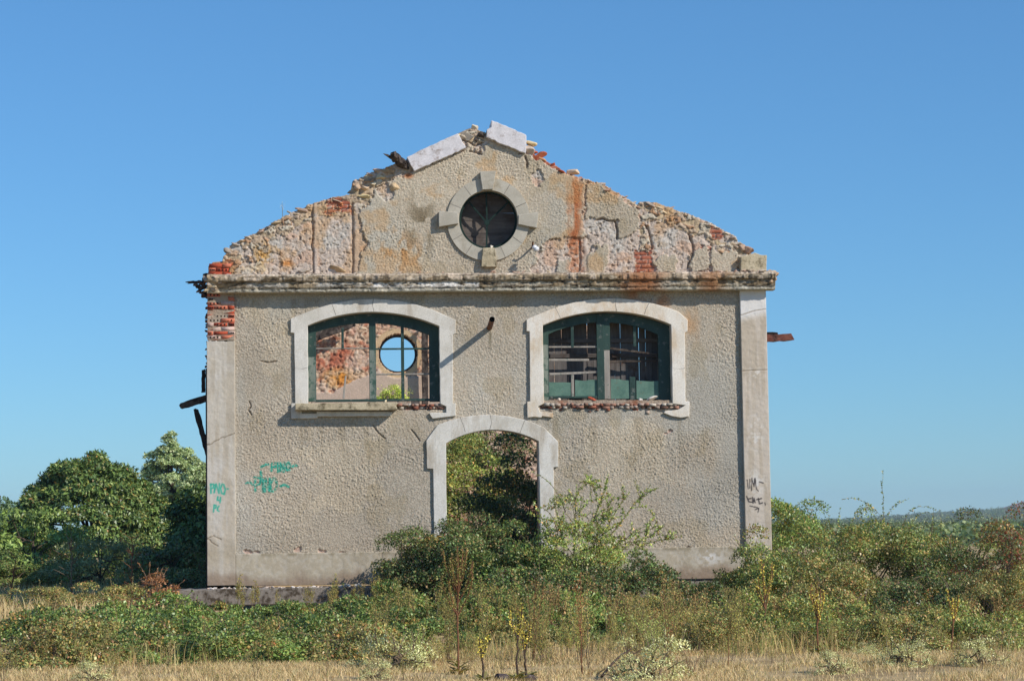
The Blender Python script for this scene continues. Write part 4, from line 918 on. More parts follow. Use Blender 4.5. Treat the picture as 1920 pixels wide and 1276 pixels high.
def bush_data(name, seed, rx, ry, h, n, pal, leaf=0.055, asp=0.58, clump=0.30, nclump=60, canes=14, cane_len=0.5, dead=0, up=0.0, la=.66, lb=.62):
    """foliage + stems of a mound: leafy clumps spread over a lumpy dome, and arching leafy canes that break the outline"""
    leaf *= .76; n = int(n*1.65)
    rng = np.random.default_rng(seed)
    u = rng.uniform(0, 2*math.pi, nclump); el = np.arcsin(rng.uniform(-0.05, 1, nclump)); r = rng.uniform(0.45, 1.0, nclump)**0.55
    lump = la+lb*vn(np.cos(u)*2.2+seed, np.sin(u)*2.2+el*2.4, seed)
    cc = np.stack([np.cos(u)*np.cos(el)*r*rx*lump, np.sin(u)*np.cos(el)*r*ry*lump, np.sin(el)*r*h*lump], 1)
    cr = clump*rng.uniform(0.55, 1.2, nclump); cc[:, 2] = np.maximum(cc[:, 2]-cr*0.35, 0.02)
    ctint = 1+rng.uniform(-0.30, 0.26, nclump)
    k = rng.choice(nclump, n, p=cr**2/np.sum(cr**2))
    d = nrmz(rng.normal(size=(n, 3))); d[:, 2] = np.where(d[:, 2] < -0.3, -d[:, 2], d[:, 2])
    pos = cc[k]+d*(cr[k]*rng.uniform(0.35, 1.05, n)**0.5)[:, None]*np.array([1, 1, 0.8])
    pos[:, 2] = np.maximum(pos[:, 2], 0.01+0.05*rng.random(n))
    out = nrmz(pos*np.array([1/rx, 1/ry, 0.8/h]))
    nm = nrmz(out*0.5+d*0.6+np.array([0, 0, 0.7+up])+rng.normal(size=(n, 3))*0.45)
    ax = nrmz(rng.normal(size=(n, 3))*0.8+out*0.5+np.array([0, 0, -0.25]))
    L = leaf*.9*rng.uniform(0.4, 1.5, n)
    dead_c = rng.random(nclump) < .07
    col = palette(rng, n, *pal)*ctint[k][:, None]
    dk = dead_c[k] & (rng.random(n) < .6); col[dk] = palette(rng, int(dk.sum()), *DRYISH)*np.array([1.0, .85, .7])
    parts = [leaves(pos, ax, nm, L, L*asp*rng.uniform(0.8, 1.2, n), col)]
    lines = []
    def cane(p, v, ln, rad, lf, bare=0.0):
        m = 14; pts = [p.copy()]; vv = v.copy()
        for i in range(m-1):
            vv = nrmz(vv+np.array([0, 0, -0.085*ln/1.0])*1.0+rng.normal(size=3)*0.05); pts.append(pts[-1]+vv*ln/m)
        pts = np.array(pts); lines.append((pts, np.linspace(rad, rad*0.35, m)))
        if lf:
            q = max(4, int(ln/lf*2.1)); t = np.sort(rng.uniform(bare, 1, q))*(m-1); i = np.minimum(t.astype(int), m-2); f = (t-i)[:, None]
            pp = pts[i]*(1-f)+pts[i+1]*f; T = nrmz(pts[i+1]-pts[i]); a = nrmz(rng.normal(size=(q, 3))+T*0.5+np.array([0, 0, 0.1])); LL = lf*rng.uniform(0.6, 1.1, q)
            parts.append(leaves(pp, a, nrmz(rng.normal(size=(q, 3))*0.5+np.array([0, 0, 1.0])), LL, LL*asp, palette(rng, q, *pal)*1.05))
    for i in range(canes):
        j = rng.integers(nclump); p = cc[j]*np.array([0.9, 0.9, 0.95]); o_ = nrmz(p*np.array([1, 1, 0.3])+1e-3)
        cane(p, nrmz(o_*0.6+np.array([0, 0, 0.9])+rng.normal(size=3)*0.35), cane_len*rng.uniform(0.5, 1.25), 0.008, leaf*0.95)
    for i in range(12):      # main stems out of the root
        j = rng.integers(nclump); e = cc[j]; b = np.array([rng.normal()*rx*0.2, rng.normal()*ry*0.2, -0.03]); t = np.linspace(0, 1, 9)[:, None]
        pts = b*(1-t)+e*t+np.array([0, 0, 1])*(np.sin(t*math.pi)*0.18*h)+rng.normal(size=(9, 3))*0.015; lines.append((pts, np.linspace(0.016, 0.006, 9)))
    for i in range(dead):    # bare grey twigs over the surface
        j = rng.integers(nclump); p = cc[j]+nrmz(rng.normal(size=3))*cr[j]*0.7
        cane(p, nrmz(rng.normal(size=3)*np.array([1, 1, 0.4])+np.array([0, -0.3, 0.5])), cane_len*rng.uniform(0.5, 1.3), 0.006, 0)
    V, F, C = [], [], []; o = 0
    for a, b, c in parts: V.append(a); F.append(b+o); C.append(c); o += len(a)
    fol = np_data(name+'_foliage', np.concatenate(V), np.concatenate(F), M['leaf'], np.concatenate(C))
    sv, sf = tubes(lines, 4); st = np_data(name+'_stems', sv, sf, M['stem'])
    return fol, st
def plant(name, loc, rz, datas, label, cat, group=None, scale=(1, 1, 1)):
    r = empty(name, loc, rz); r.scale = scale
    for nm, d in datas: link(bpy.data.objects.new(nm, d), r)
    return tag(r, label, cat, group)
def put_bush(name, px, Y, data, label, cat='bush', rz=0.0, scale=(1, 1, 1), group=None, dz=0.0):
    x = gx(px, Y); return plant(name, (x, Y, float(ground_z(x, Y))-0.03+dz), rz, [('foliage', data[0]), ('stems', data[1])], label, cat, group, scale)

BD = {}
def B(key, *a, **k):
    BD[key] = bush_data(key, *a, **k); return BD[key]
# low bramble carpets on the left
put_bush('bramble_bush', 70, -6.0, B('lowa', 1, 1.35, 1.3, .50, 15000, BRAM, .055, .66, .22, 70, 16, .5, dead=6), 'low bramble mound at the far left edge beside the strip of dry grass', 'bramble')
put_bush('bramble_bush', 165, -8.3, B('lowb', 2, 1.15, .9, .46, 11000, DRYISH, .05, .6, .18, 60, 14, .45, dead=6), 'yellowish low bramble at the lower left between dry grass and the greener mounds', 'bramble')
put_bush('bramble_bush', 262, -5.6, B('lowc', 3, 1.45, 1.3, .56, 17000, BRAM_G, .058, .66, .24, 80, 24, .55, dead=8), 'green bramble mound in front of the brown dead shrub', 'bramble')
put_bush('bramble_bush', 425, -4.4, B('lowd', 4, 1.5, 1.5, .33, 17000, BRAM_G, .05, .66, .15, 95, 10, .2), 'bright green bramble carpet under the left end of the concrete footing', 'bramble')
put_bush('bramble_bush', 330, -8.4, B('lowe', 5, 1.25, 1.0, .56, 14000, BRAM_G, .055, .66, .2, 70, 18, .5, dead=8), 'dark hollowed bramble mound nearest the camera at lower left', 'bramble')
put_bush('bramble_bush', 480, -7.6, B('lowf', 6, 1.2, 1.1, .44, 13000, BRAM, .048, .64, .17, 70, 12, .3, dead=4), 'low bramble in front of the footing, below the sprayed pilaster corner', 'bramble')
put_bush('bramble_bush', 580, -4.6, B('lowg', 7, 1.3, 1.4, .38, 15000, BRAM, .05, .64, .16, 85, 12, .25), 'bramble mound hiding the right part of the visible footing', 'bramble')
put_bush('bramble_bush', 640, -7.4, BD['lowe'], 'bramble mound behind the larger whitish shrub', 'bramble', 2.3)
put_bush('bramble_bush', 735, -5.6, B('lowh', 8, 1.15, 1.2, .66, 13000, BRAM, .055, .64, .2, 70, 14, .45, dead=4), 'bramble mound left of the candelabra stalk below the shaded wall', 'bramble')
put_bush('bramble_bush', 95, -10.6, BD['lowb'], 'lowest bramble patch in the lower left corner of the thicket', 'bramble', 2.6)
put_bush('bramble_bush', 265, -9.6, BD['lowf'], 'bramble at the grass edge right above the small whitish tuft', 'bramble', 1.2)
put_bush('bramble_bush', 405, -10.5, BD['lowe'], 'bramble at the grass edge below the left pilaster', 'bramble', 2.8, (1, 1, .85))
put_bush('bramble_bush', 555, -9.3, BD['lowf'], 'bramble at the grass edge above the small grey stone', 'bramble', 3.6)
put_bush('bramble_bush', 665, -10.3, BD['lowb'], 'bramble at the grass edge left of the largest whitish shrub', 'bramble', .6)
put_bush('bramble_bush', 800, -8.2, BD['lowh'], 'bramble behind the stem of the candelabra mullein', 'bramble', 1.6, (.85, .85, .8))
# before the doorway
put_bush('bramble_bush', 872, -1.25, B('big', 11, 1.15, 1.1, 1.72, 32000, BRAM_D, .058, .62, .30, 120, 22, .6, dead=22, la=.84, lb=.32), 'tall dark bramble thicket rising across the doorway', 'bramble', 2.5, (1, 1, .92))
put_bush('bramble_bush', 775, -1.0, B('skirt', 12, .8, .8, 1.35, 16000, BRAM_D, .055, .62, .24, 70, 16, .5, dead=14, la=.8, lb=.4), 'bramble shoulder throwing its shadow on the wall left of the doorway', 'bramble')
put_bush('bramble_bush', 975, -2.2, B('skirt2', 13, 1.0, .9, 1.42, 17000, BRAM, .055, .66, .26, 70, 16, .5, dead=6, la=.8, lb=.4), 'bramble below the right jamb of the doorway', 'bramble')
put_bush('bramble_bush', 925, -5.6, BD['lowe'], 'low bramble before the doorway thicket, behind the olive dock stalks', 'bramble', 1.9, (1.0, 1.0, 1.05))
put_bush('bramble_bush', 1075, -7.4, BD['lowc'], 'low bramble behind the tall red brown dry stalk', 'bramble', 1.1, (.85, .85, 1.0))
put_bush('bramble_bush', 960, -8.2, BD['lowb'], 'straggling bramble tip reaching toward the two dark stones', 'bramble', 4.1, (.8, .8, .8))
# wild rose with long shoots
def shoots(name, base, ends, seed, pal, lf=0.05, rad=0.012, dens=2.2, bare=0.15, side=0):
    rng = np.random.default_rng(seed); lines, parts = [], []
    for b, e, sag in ends:
        b, e = np.array(b)-np.array(base), np.array(e)-np.array(base); t = np.linspace(0, 1, 22)[:, None]
        pts = b*(1-t)+e*t+np.array([0, 0, 1.0])*sag*np.sin(t*math.pi)+np.cumsum(rng.normal(size=(22, 3))*0.006, 0); lines.append((pts, np.linspace(rad, rad*0.3, 22)))
        ln = np.linalg.norm(e-b); q = int(ln/lf*dens); tt = np.sort(rng.uniform(bare, 1, q))*20.99; i = tt.astype(int); f = (tt-i)[:, None]; pp = pts[i]*(1-f)+pts[i+1]*f
        a = nrmz(rng.normal(size=(q, 3))+np.array([0, 0, .2])); LL = lf*rng.uniform(.5, 1.1, q)*(1.15-0.5*tt/21)
        parts.append(leaves(pp, a, nrmz(rng.normal(size=(q, 3))*.6+np.array([0, -.2, 1])), LL, LL*.6, palette(rng, q, *pal)))
    for pts, r_ in list(lines) if side else []:
        for q_ in range(side):
            k = rng.integers(3, 20); v = nrmz(nrmz(pts[-1]-pts[0])*.6+rng.normal(size=3)*.7+np.array([0, 0, .25])); ln = rng.uniform(.14, .38); t = np.linspace(0, 1, 8)[:, None]
            tw = pts[k]+v*ln*t-np.array([0, 0, .12])*ln*t**2; lines.append((tw, np.linspace(.005, .002, 8))); m = int(ln/lf*5); tt = rng.uniform(.1, 1, m)*6.99; i = tt.astype(int); f = (tt-i)[:, None]
            LL = lf*rng.uniform(.5, 1.0, m); parts.append(leaves(tw[i]*(1-f)+tw[i+1]*f, nrmz(rng.normal(size=(m, 3))+np.array([0, 0, .2])), nrmz(rng.normal(size=(m, 3))*.6+np.array([0, -.2, 1])), LL, LL*.6, palette(rng, m, *pal)))
    V, F, C, o = [], [], [], 0
    for a, b, c in parts: V.append(a); F.append(b+o); C.append(c); o += len(a)
    sv, sf = tubes(lines, 4)
    return np_data(name+'_leaves', np.concatenate(V), np.concatenate(F), M['leaf'], np.concatenate(C)), np_data(name+'_shoots', sv, sf, M['stem'])
rose = put_bush('wild_rose', 1085, -2.5, B('rose', 21, 1.15, .9, 1.72, 17000, ROSE, .05, .55, .26, 70, 46, .8), 'loose yellow green wild rose right of the doorway with long shoots reaching up the wall', 'wild rose')
bp_ = rose.location
def wp(px, py, Y): v = V3(px, py, Y); return (v.x, v.y, v.z)
sh = [(wp(1120, 1040, -2.3), wp(1226, 905, -1.9), .05), (wp(1110, 1050, -2.3), wp(1180, 925, -2.1), .06), (wp(1090, 1050, -2.4), wp(1130, 915, -2.2), .05), (wp(1075, 1050, -2.4), wp(1085, 908, -2.3), .06), (wp(1085, 905, -2.3), wp(1112, 922, -2.2), .08),
      (wp(1100, 1060, -2.3), wp(1150, 930, -2.2), .05), (wp(1130, 1050, -2.3), wp(1245, 985, -2), .14), (wp(1120, 1055, -2.3), wp(1225, 1000, -2.1), .12), (wp(1060, 1050, -2.4), wp(1040, 925, -2.6), .05), (wp(1050, 1060, -2.5), wp(1015, 960, -2.7), .05), (wp(1150, 1060, -2.3), wp(1262, 1010, -2), .1)]
a, b = shoots('rose_shoots', bp_, sh, 5, ROSE, .055, .009, 6.0, .05, 13); link(bpy.data.objects.new('long_shoots', b), rose); link(bpy.data.objects.new('shoot_leaves', a), rose)
put_bush('bramble_bush', 1050, -4.6, B('mid', 14, 1.3, 1.1, 1.0, 17000, BRAM_D, .052, .64, .24, 75, 16, .5, dead=10), 'dark bramble mound below the wild rose', 'bramble')
put_bush('bramble_bush', 1215, -3.2, B('mid2', 15, 1.05, .9, 1.02, 15000, BRAM_D, .052, .64, .22, 70, 16, .4, dead=8), 'dull green bramble along the plinth right of the wild rose', 'bramble')
put_bush('bramble_bush', 1215, -6.2, B('mid3', 16, 1.15, 1.0, .66, 13000, DRYISH, .048, .55, .2, 70, 24, .45, dead=16), 'dry yellow green thicket in front of the plinth brambles', 'thicket')
put_bush('bramble_bush', 1335, -4.6, B('mid4', 17, .95, .9, .66, 11000, BRAM_D, .05, .62, .2, 60, 14, .4, dead=16), 'reddish brown low bramble below the exposed step at the right of the footing', 'bramble')
put_bush('bramble_bush', 1415, -2.6, B('mid5', 18, .95, .9, 1.12, 14000, HEDGE, .052, .6, .24, 60, 18, .5, dead=8), 'bramble climbing against the foot of the right pilaster', 'bramble')
put_bush('hedge_bush', 1490, -4.0, B('hed1', 19, 1.15, 1.1, 1.10, 17000, HEDGE, .052, .6, .24, 70, 20, .5), 'yellow green bush in front of the right building corner', 'bush')
put_bush('hedge_bush', 1492, 3.2, B('hed2', 20, .95, .9, 2.02, 15000, BRAM_G, .065, .6, .30, 80, 8, .3, la=.8, lb=.35), 'leafy green bush standing against the right side of the ruin', 'bush')
put_bush('hedge_bush', 1615, -0.8, B('hed3', 22, 1.45, 1.2, 1.5, 21000, HEDGE, .055, .6, .28, 90, 26, .6), 'hedge bush below the tallest arching shoot', 'bush')
put_bush('hedge_bush', 1740, -1.2, B('hed4', 23, 1.35, 1.2, 1.34, 19000, HEDGE, .055, .6, .28, 85, 26, .6, dead=8), 'hedge bush with purplish bare twigs under the distant woods', 'bush')
put_bush('hedge_bush', 1850, -2.0, B('hed5', 24, 1.2, 1.1, 1.30, 16000, BRAM_D, .055, .6, .28, 75, 20, .5, dead=8), 'dark green hedge bush left of the red leaved one', 'bush')
put_bush('hedge_bush', 1915, -4.4, B('red', 25, .95, 1.0, 1.42, 14000, REDS, .055, .6, .26, 70, 16, .5), 'dark shrub with dull red leaves at the right edge', 'bush')
put_bush('hedge_bush', 1600, -5.2, B('hed6', 26, 1.35, 1.1, .92, 17000, DRYISH, .048, .58, .22, 80, 24, .45, dead=14), 'dusty green bush in front of the hedge, behind the yellow mullein', 'bush')
put_bush('hedge_bush', 1745, -5.8, B('hed7', 27, 1.25, 1.0, .86, 14000, BRAM_D, .048, .58, .22, 75, 22, .45, dead=34), 'greyish twiggy bush in front of the hedge at the right', 'bush')
put_bush('hedge_bush', 1450, -7.0, B('hed8', 28, 1.15, 1.0, .64, 12000, HEDGE, .048, .55, .2, 70, 26, .45, dead=10), 'low mixed bush left of the yellow mullein, near the grass edge', 'bush')
put_bush('hedge_bush', 1870, -6.6, BD['hed6'], 'shadowed bush near the pale stake at lower right', 'bush', 1.9, (.8, .8, .95))
put_bush('hedge_bush', 1330, -9.9, BD['mid3'], 'dry thicket at the grass edge right of the feathery green weed', 'thicket', 2.0, (1, .9, .85))
put_bush('hedge_bush', 1530, -9.8, BD['hed8'], 'low bush right behind the yellow mullein nearest the right pilaster', 'bush', 2.4, (1, .9, .9))
put_bush('hedge_bush', 1690, -10.2, BD['mid3'], 'dry thicket at the grass edge behind the whitish tuft at lower right', 'thicket', .7, (1.05, .9, .85))
put_bush('hedge_bush', 1820, -9.8, BD['hed8'], 'low bush at the grass edge left of the pale stake', 'bush', 4.2, (.9, .9, .9))
# arching shoots on the skyline
x_, z_ = P(1655, 1000, -1.0); r = empty('bramble_shoots', (x_, -1.0, z_)); tag(r, 'sparse arching shoots standing up against the sky right of the ruin', 'bramble shoots')
sh = [(wp(1659, 1000, -1), wp(1652, 882, -1), .0), (wp(1658, 975, -1), wp(1582, 940, -1), .16), (wp(1658, 965, -1), wp(1700, 938, -1), .05), (wp(1690, 985, -1), wp(1758, 956, -1), .18), (wp(1702, 990, -1), wp(1745, 960, -1), .10), (wp(1640, 995, -1), wp(1612, 975, -1), .02), (wp(1568, 1000, -1), wp(1572, 952, -1), .0),
      (wp(1560, 1000, -1), wp(1555, 962, -1), .0), (wp(1765, 1000, -1), wp(1768, 960, -1), .0), (wp(1828, 1000, -1), wp(1838, 955, -1), .02), (wp(1590, 1000, -1), wp(1604, 968, -1), .02)]
a, b = shoots('sky_shoots', r.location, sh, 8, HEDGE, .05, .003, 4.0, .05); link(bpy.data.objects.new('shoots', b), r); link(bpy.data.objects.new('leaves', a), r)
# inside the ruin
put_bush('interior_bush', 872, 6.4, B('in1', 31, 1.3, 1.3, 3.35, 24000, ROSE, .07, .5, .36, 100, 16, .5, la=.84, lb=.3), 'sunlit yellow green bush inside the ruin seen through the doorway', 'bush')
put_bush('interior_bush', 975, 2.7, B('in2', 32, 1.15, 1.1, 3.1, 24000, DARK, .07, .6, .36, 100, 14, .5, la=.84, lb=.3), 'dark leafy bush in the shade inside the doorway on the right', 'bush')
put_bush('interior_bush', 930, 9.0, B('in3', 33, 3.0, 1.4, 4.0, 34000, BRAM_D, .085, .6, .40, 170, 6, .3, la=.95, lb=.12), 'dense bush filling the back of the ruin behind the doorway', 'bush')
x_, z_ = P(735, 748, YB-.25)
plant('wall_weed', (x_, YB-.3, z_-.02), 0, [('foliage', bush_data('weed', 34, .42, .2, .42, 900, ([(140, 160, 50), (166, 180, 70), (112, 136, 44)], [1, 1, 1]), .09, .35, .14, 22, 16, .3)[0])], 'bright green weed growing on the back wall below the round opening', 'weed')

# ---------------- trees on the left
def tree(name, px, Y, h, rx, ry, zc_, rz_, n, pal, leaf, seed, label, nclump=150, clump=.5, trunk_r=.12, droop=0.5, asp=.5, cone=0.0, cat='tree', mat='leaf', dome=False):
    rng = np.random.default_rng(seed); x = gx(px, Y); g = float(ground_z(x, Y))
    root = empty(name, (x, Y, g-.05)); tag(root, label, cat)
    u = rng.uniform(0, 2*math.pi, nclump); sz = rng.uniform(-1, 1, nclump); el = np.arcsin(sz); r = rng.uniform(.4, 1, nclump)**.5
    wid = 1-cone*np.clip(sz, -1, 1)
    lump = .86+.3*vn(np.cos(u)*1.5+seed, np.sin(u)*1.5+el*1.7, seed)
    if dome:
        u = rng.uniform(math.pi*.9, math.pi*2.1, nclump); sz = rng.uniform(0, 1, nclump); el = np.arcsin(sz); r = rng.uniform(.82, 1, nclump); wid = 1.0; lump = .95+.11*vn(np.cos(u)*2.5+seed, el*3, seed)
    cc = np.stack([np.cos(u)*np.cos(el)*r*rx*lump*wid, np.sin(u)*np.cos(el)*r*ry*lump*wid, zc_+np.sin(el)*r*rz_*lump], 1); cr = clump*rng.uniform(.5, 1.15, nclump)
    cc[:, 2] = np.maximum(cc[:, 2], cr*.6)
    k = rng.choice(nclump, n, p=cr**2/np.sum(cr**2)); d = nrmz(rng.normal(size=(n, 3))); d[:, 2] = np.abs(d[:, 2])*.9-.25
    pos = cc[k]+d*(cr[k]*rng.uniform(.5, 1.05, n))[:, None]
    out = nrmz((pos-np.array([0, 0, zc_]))/np.array([rx, ry, rz_]))
    nm = nrmz(out*.7+d*.6+np.array([0, 0, .7])+rng.normal(size=(n, 3))*.35); ax = nrmz(rng.normal(size=(n, 3))*.6+out*.5+np.array([0, 0, -droop])); L = leaf*rng.uniform(.6, 1.3, n)
    V, F, C = leaves(pos, ax, nm, L, L*asp*rng.uniform(.8, 1.2, n), palette(rng, n, *pal)*(1+rng.uniform(-.16, .18, nclump))[k][:, None], .15, .12)
    np_obj('crown', V, F, M[mat], root, C)
    lines = []; top = np.array([rng.normal()*.1, rng.normal()*.1, zc_+rz_*.6]); t = np.linspace(0, 1, 12)[:, None]; tr = top*t+np.concatenate([rng.normal(size=(12, 2))*.03, np.zeros((12, 1))], 1)*h*.2; tr[0, :2] = 0
    lines.append((tr, np.linspace(trunk_r, trunk_r*.25, 12)))
    for i in range(22):
        j = rng.integers(nclump); s = tr[rng.integers(3, 10)]; tt = np.linspace(0, 1, 8)[:, None]; pts = s*(1-tt)+cc[j]*tt+np.array([0, 0, .12*h])*np.sin(tt*math.pi)*.4; lines.append((pts, np.linspace(trunk_r*.4, trunk_r*.08, 8)))
    V, F = tubes(lines, 7); np_obj('trunk', V, F, M['bark'], root, None, True)
    return root
tree('chestnut_tree', 170, 24, 4.3, 2.3, 2.1, .30, 3.1, 140000, CHEST, .115, 41, 'large round chestnut tree with big drooping leaves left of the ruin', 460, .33, .14, .55, .5, 0, 'tree', 'leaf', True)
tree('shade_tree', 380, 15, 3.2, .75, 1.2, 1.1, 1.3, 20000, DARK, .13, 42, 'dark tree in the shadow of the ruin beside its left wall', 110, .40, .09)
tree('poplar_tree', 322, 56, 6.2, 1.5, 1.4, 2.7, 2.75, 70000, POPLAR, .095, 43, 'pale grey green poplar rising behind the chestnut tree', 340, .30, .12, .2, .75, .28)
tree('poplar_tree', 374, 54, 5.4, 1.0, 1.2, 2.5, 2.2, 26000, POPLAR, .09, 44, 'smaller poplar half hidden behind the left wall of the ruin', 160, .26, .1, .2, .75, .3)
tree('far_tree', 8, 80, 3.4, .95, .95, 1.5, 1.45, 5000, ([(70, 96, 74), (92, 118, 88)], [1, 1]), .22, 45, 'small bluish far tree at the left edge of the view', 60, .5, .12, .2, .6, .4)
tree('willow_shrub', 52, 14, 2.0, 1.5, 1.3, .85, 1.0, 13000, ([(88, 112, 52), (110, 132, 62), (70, 94, 44)], [1, 1, 1]), .11, 46, 'light green shrub in front of the chestnut at the left edge', 90, .34, .05, .2, .4, 0, 'shrub')
tree('grey_shrub', 185, 12, 1.5, 1.35, 1.0, .55, .72, 9000, ([(104, 112, 78), (124, 128, 92), (84, 96, 60)], [1, 1, 1]), .07, 47, 'low greyish shrub at the foot of the chestnut tree', 70, .3, .04, .1, .35, 0, 'shrub')
tree('foot_shrub', 318, 8, 1.4, 1.0, .9, .55, .66, 8000, BRAM_D, .07, 48, 'dark shrub with reddish leaves in the shade at the left wall', 60, .28, .04, .2, .55, 0, 'shrub')
put_bush('tree_foot_bush', 110, 19, BD['skirt'], 'bush filling the foot of the chestnut tree on its left', 'bush', .4, (1.5, 1, .85))
put_bush('tree_foot_bush', 262, 18, BD['skirt2'], 'bush filling the foot of the chestnut tree on its right', 'bush', 2.4, (1.3, 1, .9))
put_bush('tree_foot_bush', 10, 12, BD['skirt2'], 'bush under the light green shrub at the left edge', 'bush', 3.4, (1.0, 1, .7))
put_bush('scrub_bush', 105, 1.5, BD['mid3'], 'dry scrub in the straw field below the chestnut tree, left of the pale sapling', 'scrub', .9, (1.1, 1, .75))
put_bush('scrub_bush', 215, 0.5, BD['mid3'], 'dry scrub in the straw field just right of the pale sapling', 'scrub', 3.9, (1.1, 1, .8))
put_bush('scrub_bush', 340, 2.5, BD['mid'], 'shaded green scrub behind the rust brown dead shrub', 'scrub', 2.2, (1.0, 1, .8))
# ---------------- single weeds and stalks
def weed_data(name, seed, h, nst, spread, seedh, pal, leafn, lf, rad=.006, lean=.06, asp=.5, mat='stem', brush=.02, asc=1.0):
    """upright stalks from one root with seed spikes or small leaves along them"""
    rng = np.random.default_rng(seed); lines, P_, A_, L_ = [], [], [], []
    for i in range(nst):
        hh = h*rng.uniform(.65, 1.0); b = np.array([rng.normal()*.015, rng.normal()*.015, 0]); tip = np.array([rng.normal()*spread*hh, rng.normal()*spread*hh, hh])
        t = np.linspace(0, 1, 12)[:, None]; pts = b*(1-t)+tip*t**np.array([1.5, 1.5, 1.0])+rng.normal(size=(12, 3))*.006*h; lines.append((pts, np.linspace(rad, rad*.4, 12)))
        q = leafn; tt = (1-seedh*rng.uniform(0, 1, q))*10.99; k = tt.astype(int); f = (tt-k)[:, None]
        P_.append(pts[k]*(1-f)+pts[k+1]*f+rng.normal(size=(q, 3))*brush); A_.append(nrmz(rng.normal(size=(q, 3))*.7+np.array([0, 0, asc]))); L_.append(lf*rng.uniform(.6, 1.2, q))
    pos, ax, L = np.concatenate(P_), np.concatenate(A_), np.concatenate(L_)
    V, F, C = leaves(pos, ax, nrmz(rng.normal(size=pos.shape)), L, L*asp, palette(rng, len(pos), *pal)); sv, sf = tubes(lines, 4)
    return np_data(name+'_heads', V, F, M['leaf_dry'], C), np_data(name+'_stalks', sv, sf, M[mat])
def put_weed(name, px, Y, d, label, cat, rz=0., sc=1., group=None, parts=('seed_heads', 'stalks'), py=1120):
    x = gx(px, Y, py); return plant(name, (x, Y, float(ground_z(x, Y))-.01), rz, [(parts[0], d[0]), (parts[1], d[1])], label, cat, group, (sc, sc, sc))
dock = [weed_data('dock%d' % i, 60+i, .75, 3+i, .10, .5, OLIVE, 90, .03, .004) for i in range(3)]
dockb = [weed_data('dockb%d' % i, 70+i, .8, 2+i, .12, .45, ([(124, 96, 66), (142, 116, 82), (104, 78, 54), (110, 104, 62)], [1, 1, 1, 1]), 80, .028, .005, mat='stem_red') for i in range(3)]
rr = random.Random(21)
for i in range(26):
    px = rr.uniform(700, 1000); Y = rr.uniform(-8.2, -4.8)
    put_weed('dock_stalk', px, Y, dock[i % 3], 'olive brown dock stalks in the weedy fringe below the doorway brambles', 'weed', rr.uniform(0, 6), rr.uniform(.7, 1.1), 'dock stalks below the doorway brambles')
for i in range(16):
    px = rr.uniform(420, 800); Y = rr.uniform(-3.0, -1.2)
    put_weed('dock_stalk', px, Y, dock[i % 3], 'olive dock spike standing in front of the plinth and footing', 'weed', rr.uniform(0, 6), rr.uniform(.5, .95), 'dock spikes by the footing')
for i in range(26):
    px = rr.uniform(1010, 1440); Y = rr.uniform(-9.5, -6.0)
    put_weed('brown_stalk', px, Y, dockb[i % 3], 'thin brown dry stalks in the grass edge in front of the right brambles', 'weed', rr.uniform(0, 6), rr.uniform(.6, 1.15), 'brown stalks in front of the right brambles')
for i in range(16):
    px = rr.uniform(1450, 1900); Y = rr.uniform(-8.6, -6.6)
    put_weed('brown_stalk', px, Y, dockb[i % 3], 'dry brown stalks along the foot of the right hedge', 'weed', rr.uniform(0, 6), rr.uniform(.5, 1.0), 'brown stalks along the right hedge')
for i in range(14):
    px = rr.uniform(20, 700); Y = rr.uniform(-9.6, -8.8)
    put_weed('brown_stalk', px, Y, dockb[i % 3], 'short dry stalks along the foot of the left brambles', 'weed', rr.uniform(0, 6), rr.uniform(.4, .7), 'short stalks along the left brambles')
thin = [weed_data('thin%d' % i, 100+i, .42, 4+2*i, .22, .6, [DRYISH, OLIVE, STRAW_W][i % 3], 40, .022, .0025, asp=.3) for i in range(3)]
for i in range(110):
    px = rr.uniform(-10, 1930); Y = rr.uniform(-15.0, -9.6)
    put_weed('thin_weed', px, Y, thin[i % 3], 'thin dry weeds scattered through the short foreground grass', 'weed', rr.uniform(0, 6), rr.uniform(.4, 1.1), 'thin weeds scattered in the foreground grass')
tallw = [weed_data('tallw%d' % i, 120+i, .8, 5+2*i, .12, .75, [([(136, 134, 70), (150, 146, 84), (116, 120, 60), (146, 122, 72)], [1, 1, 1, 1]), DRYISH, OLIVE][i], 110, .026, .0035, asp=.35) for i in range(3)]
for i in range(44):
    px = rr.choice([rr.uniform(690, 1300), rr.uniform(980, 1480)]); Y = rr.uniform(-11.6, -8.2)
    put_weed('tall_weed', px, Y, tallw[i % 3], 'tall thin yellow green weeds along the front of the middle brambles', 'weed', rr.uniform(0, 6), rr.uniform(.5, 1.05), 'tall weeds in front of the middle brambles')
for i in range(22):
    px = rr.choice([rr.uniform(20, 640), rr.uniform(1480, 1900)]); Y = rr.uniform(-11.2, -9.6)
    put_weed('straw_weed', px, Y, tallw[i % 3], 'straw coloured upright weeds along the bramble edge at either side', 'weed', rr.uniform(0, 6), rr.uniform(.35, .8), 'upright weeds along the outer bramble edge')
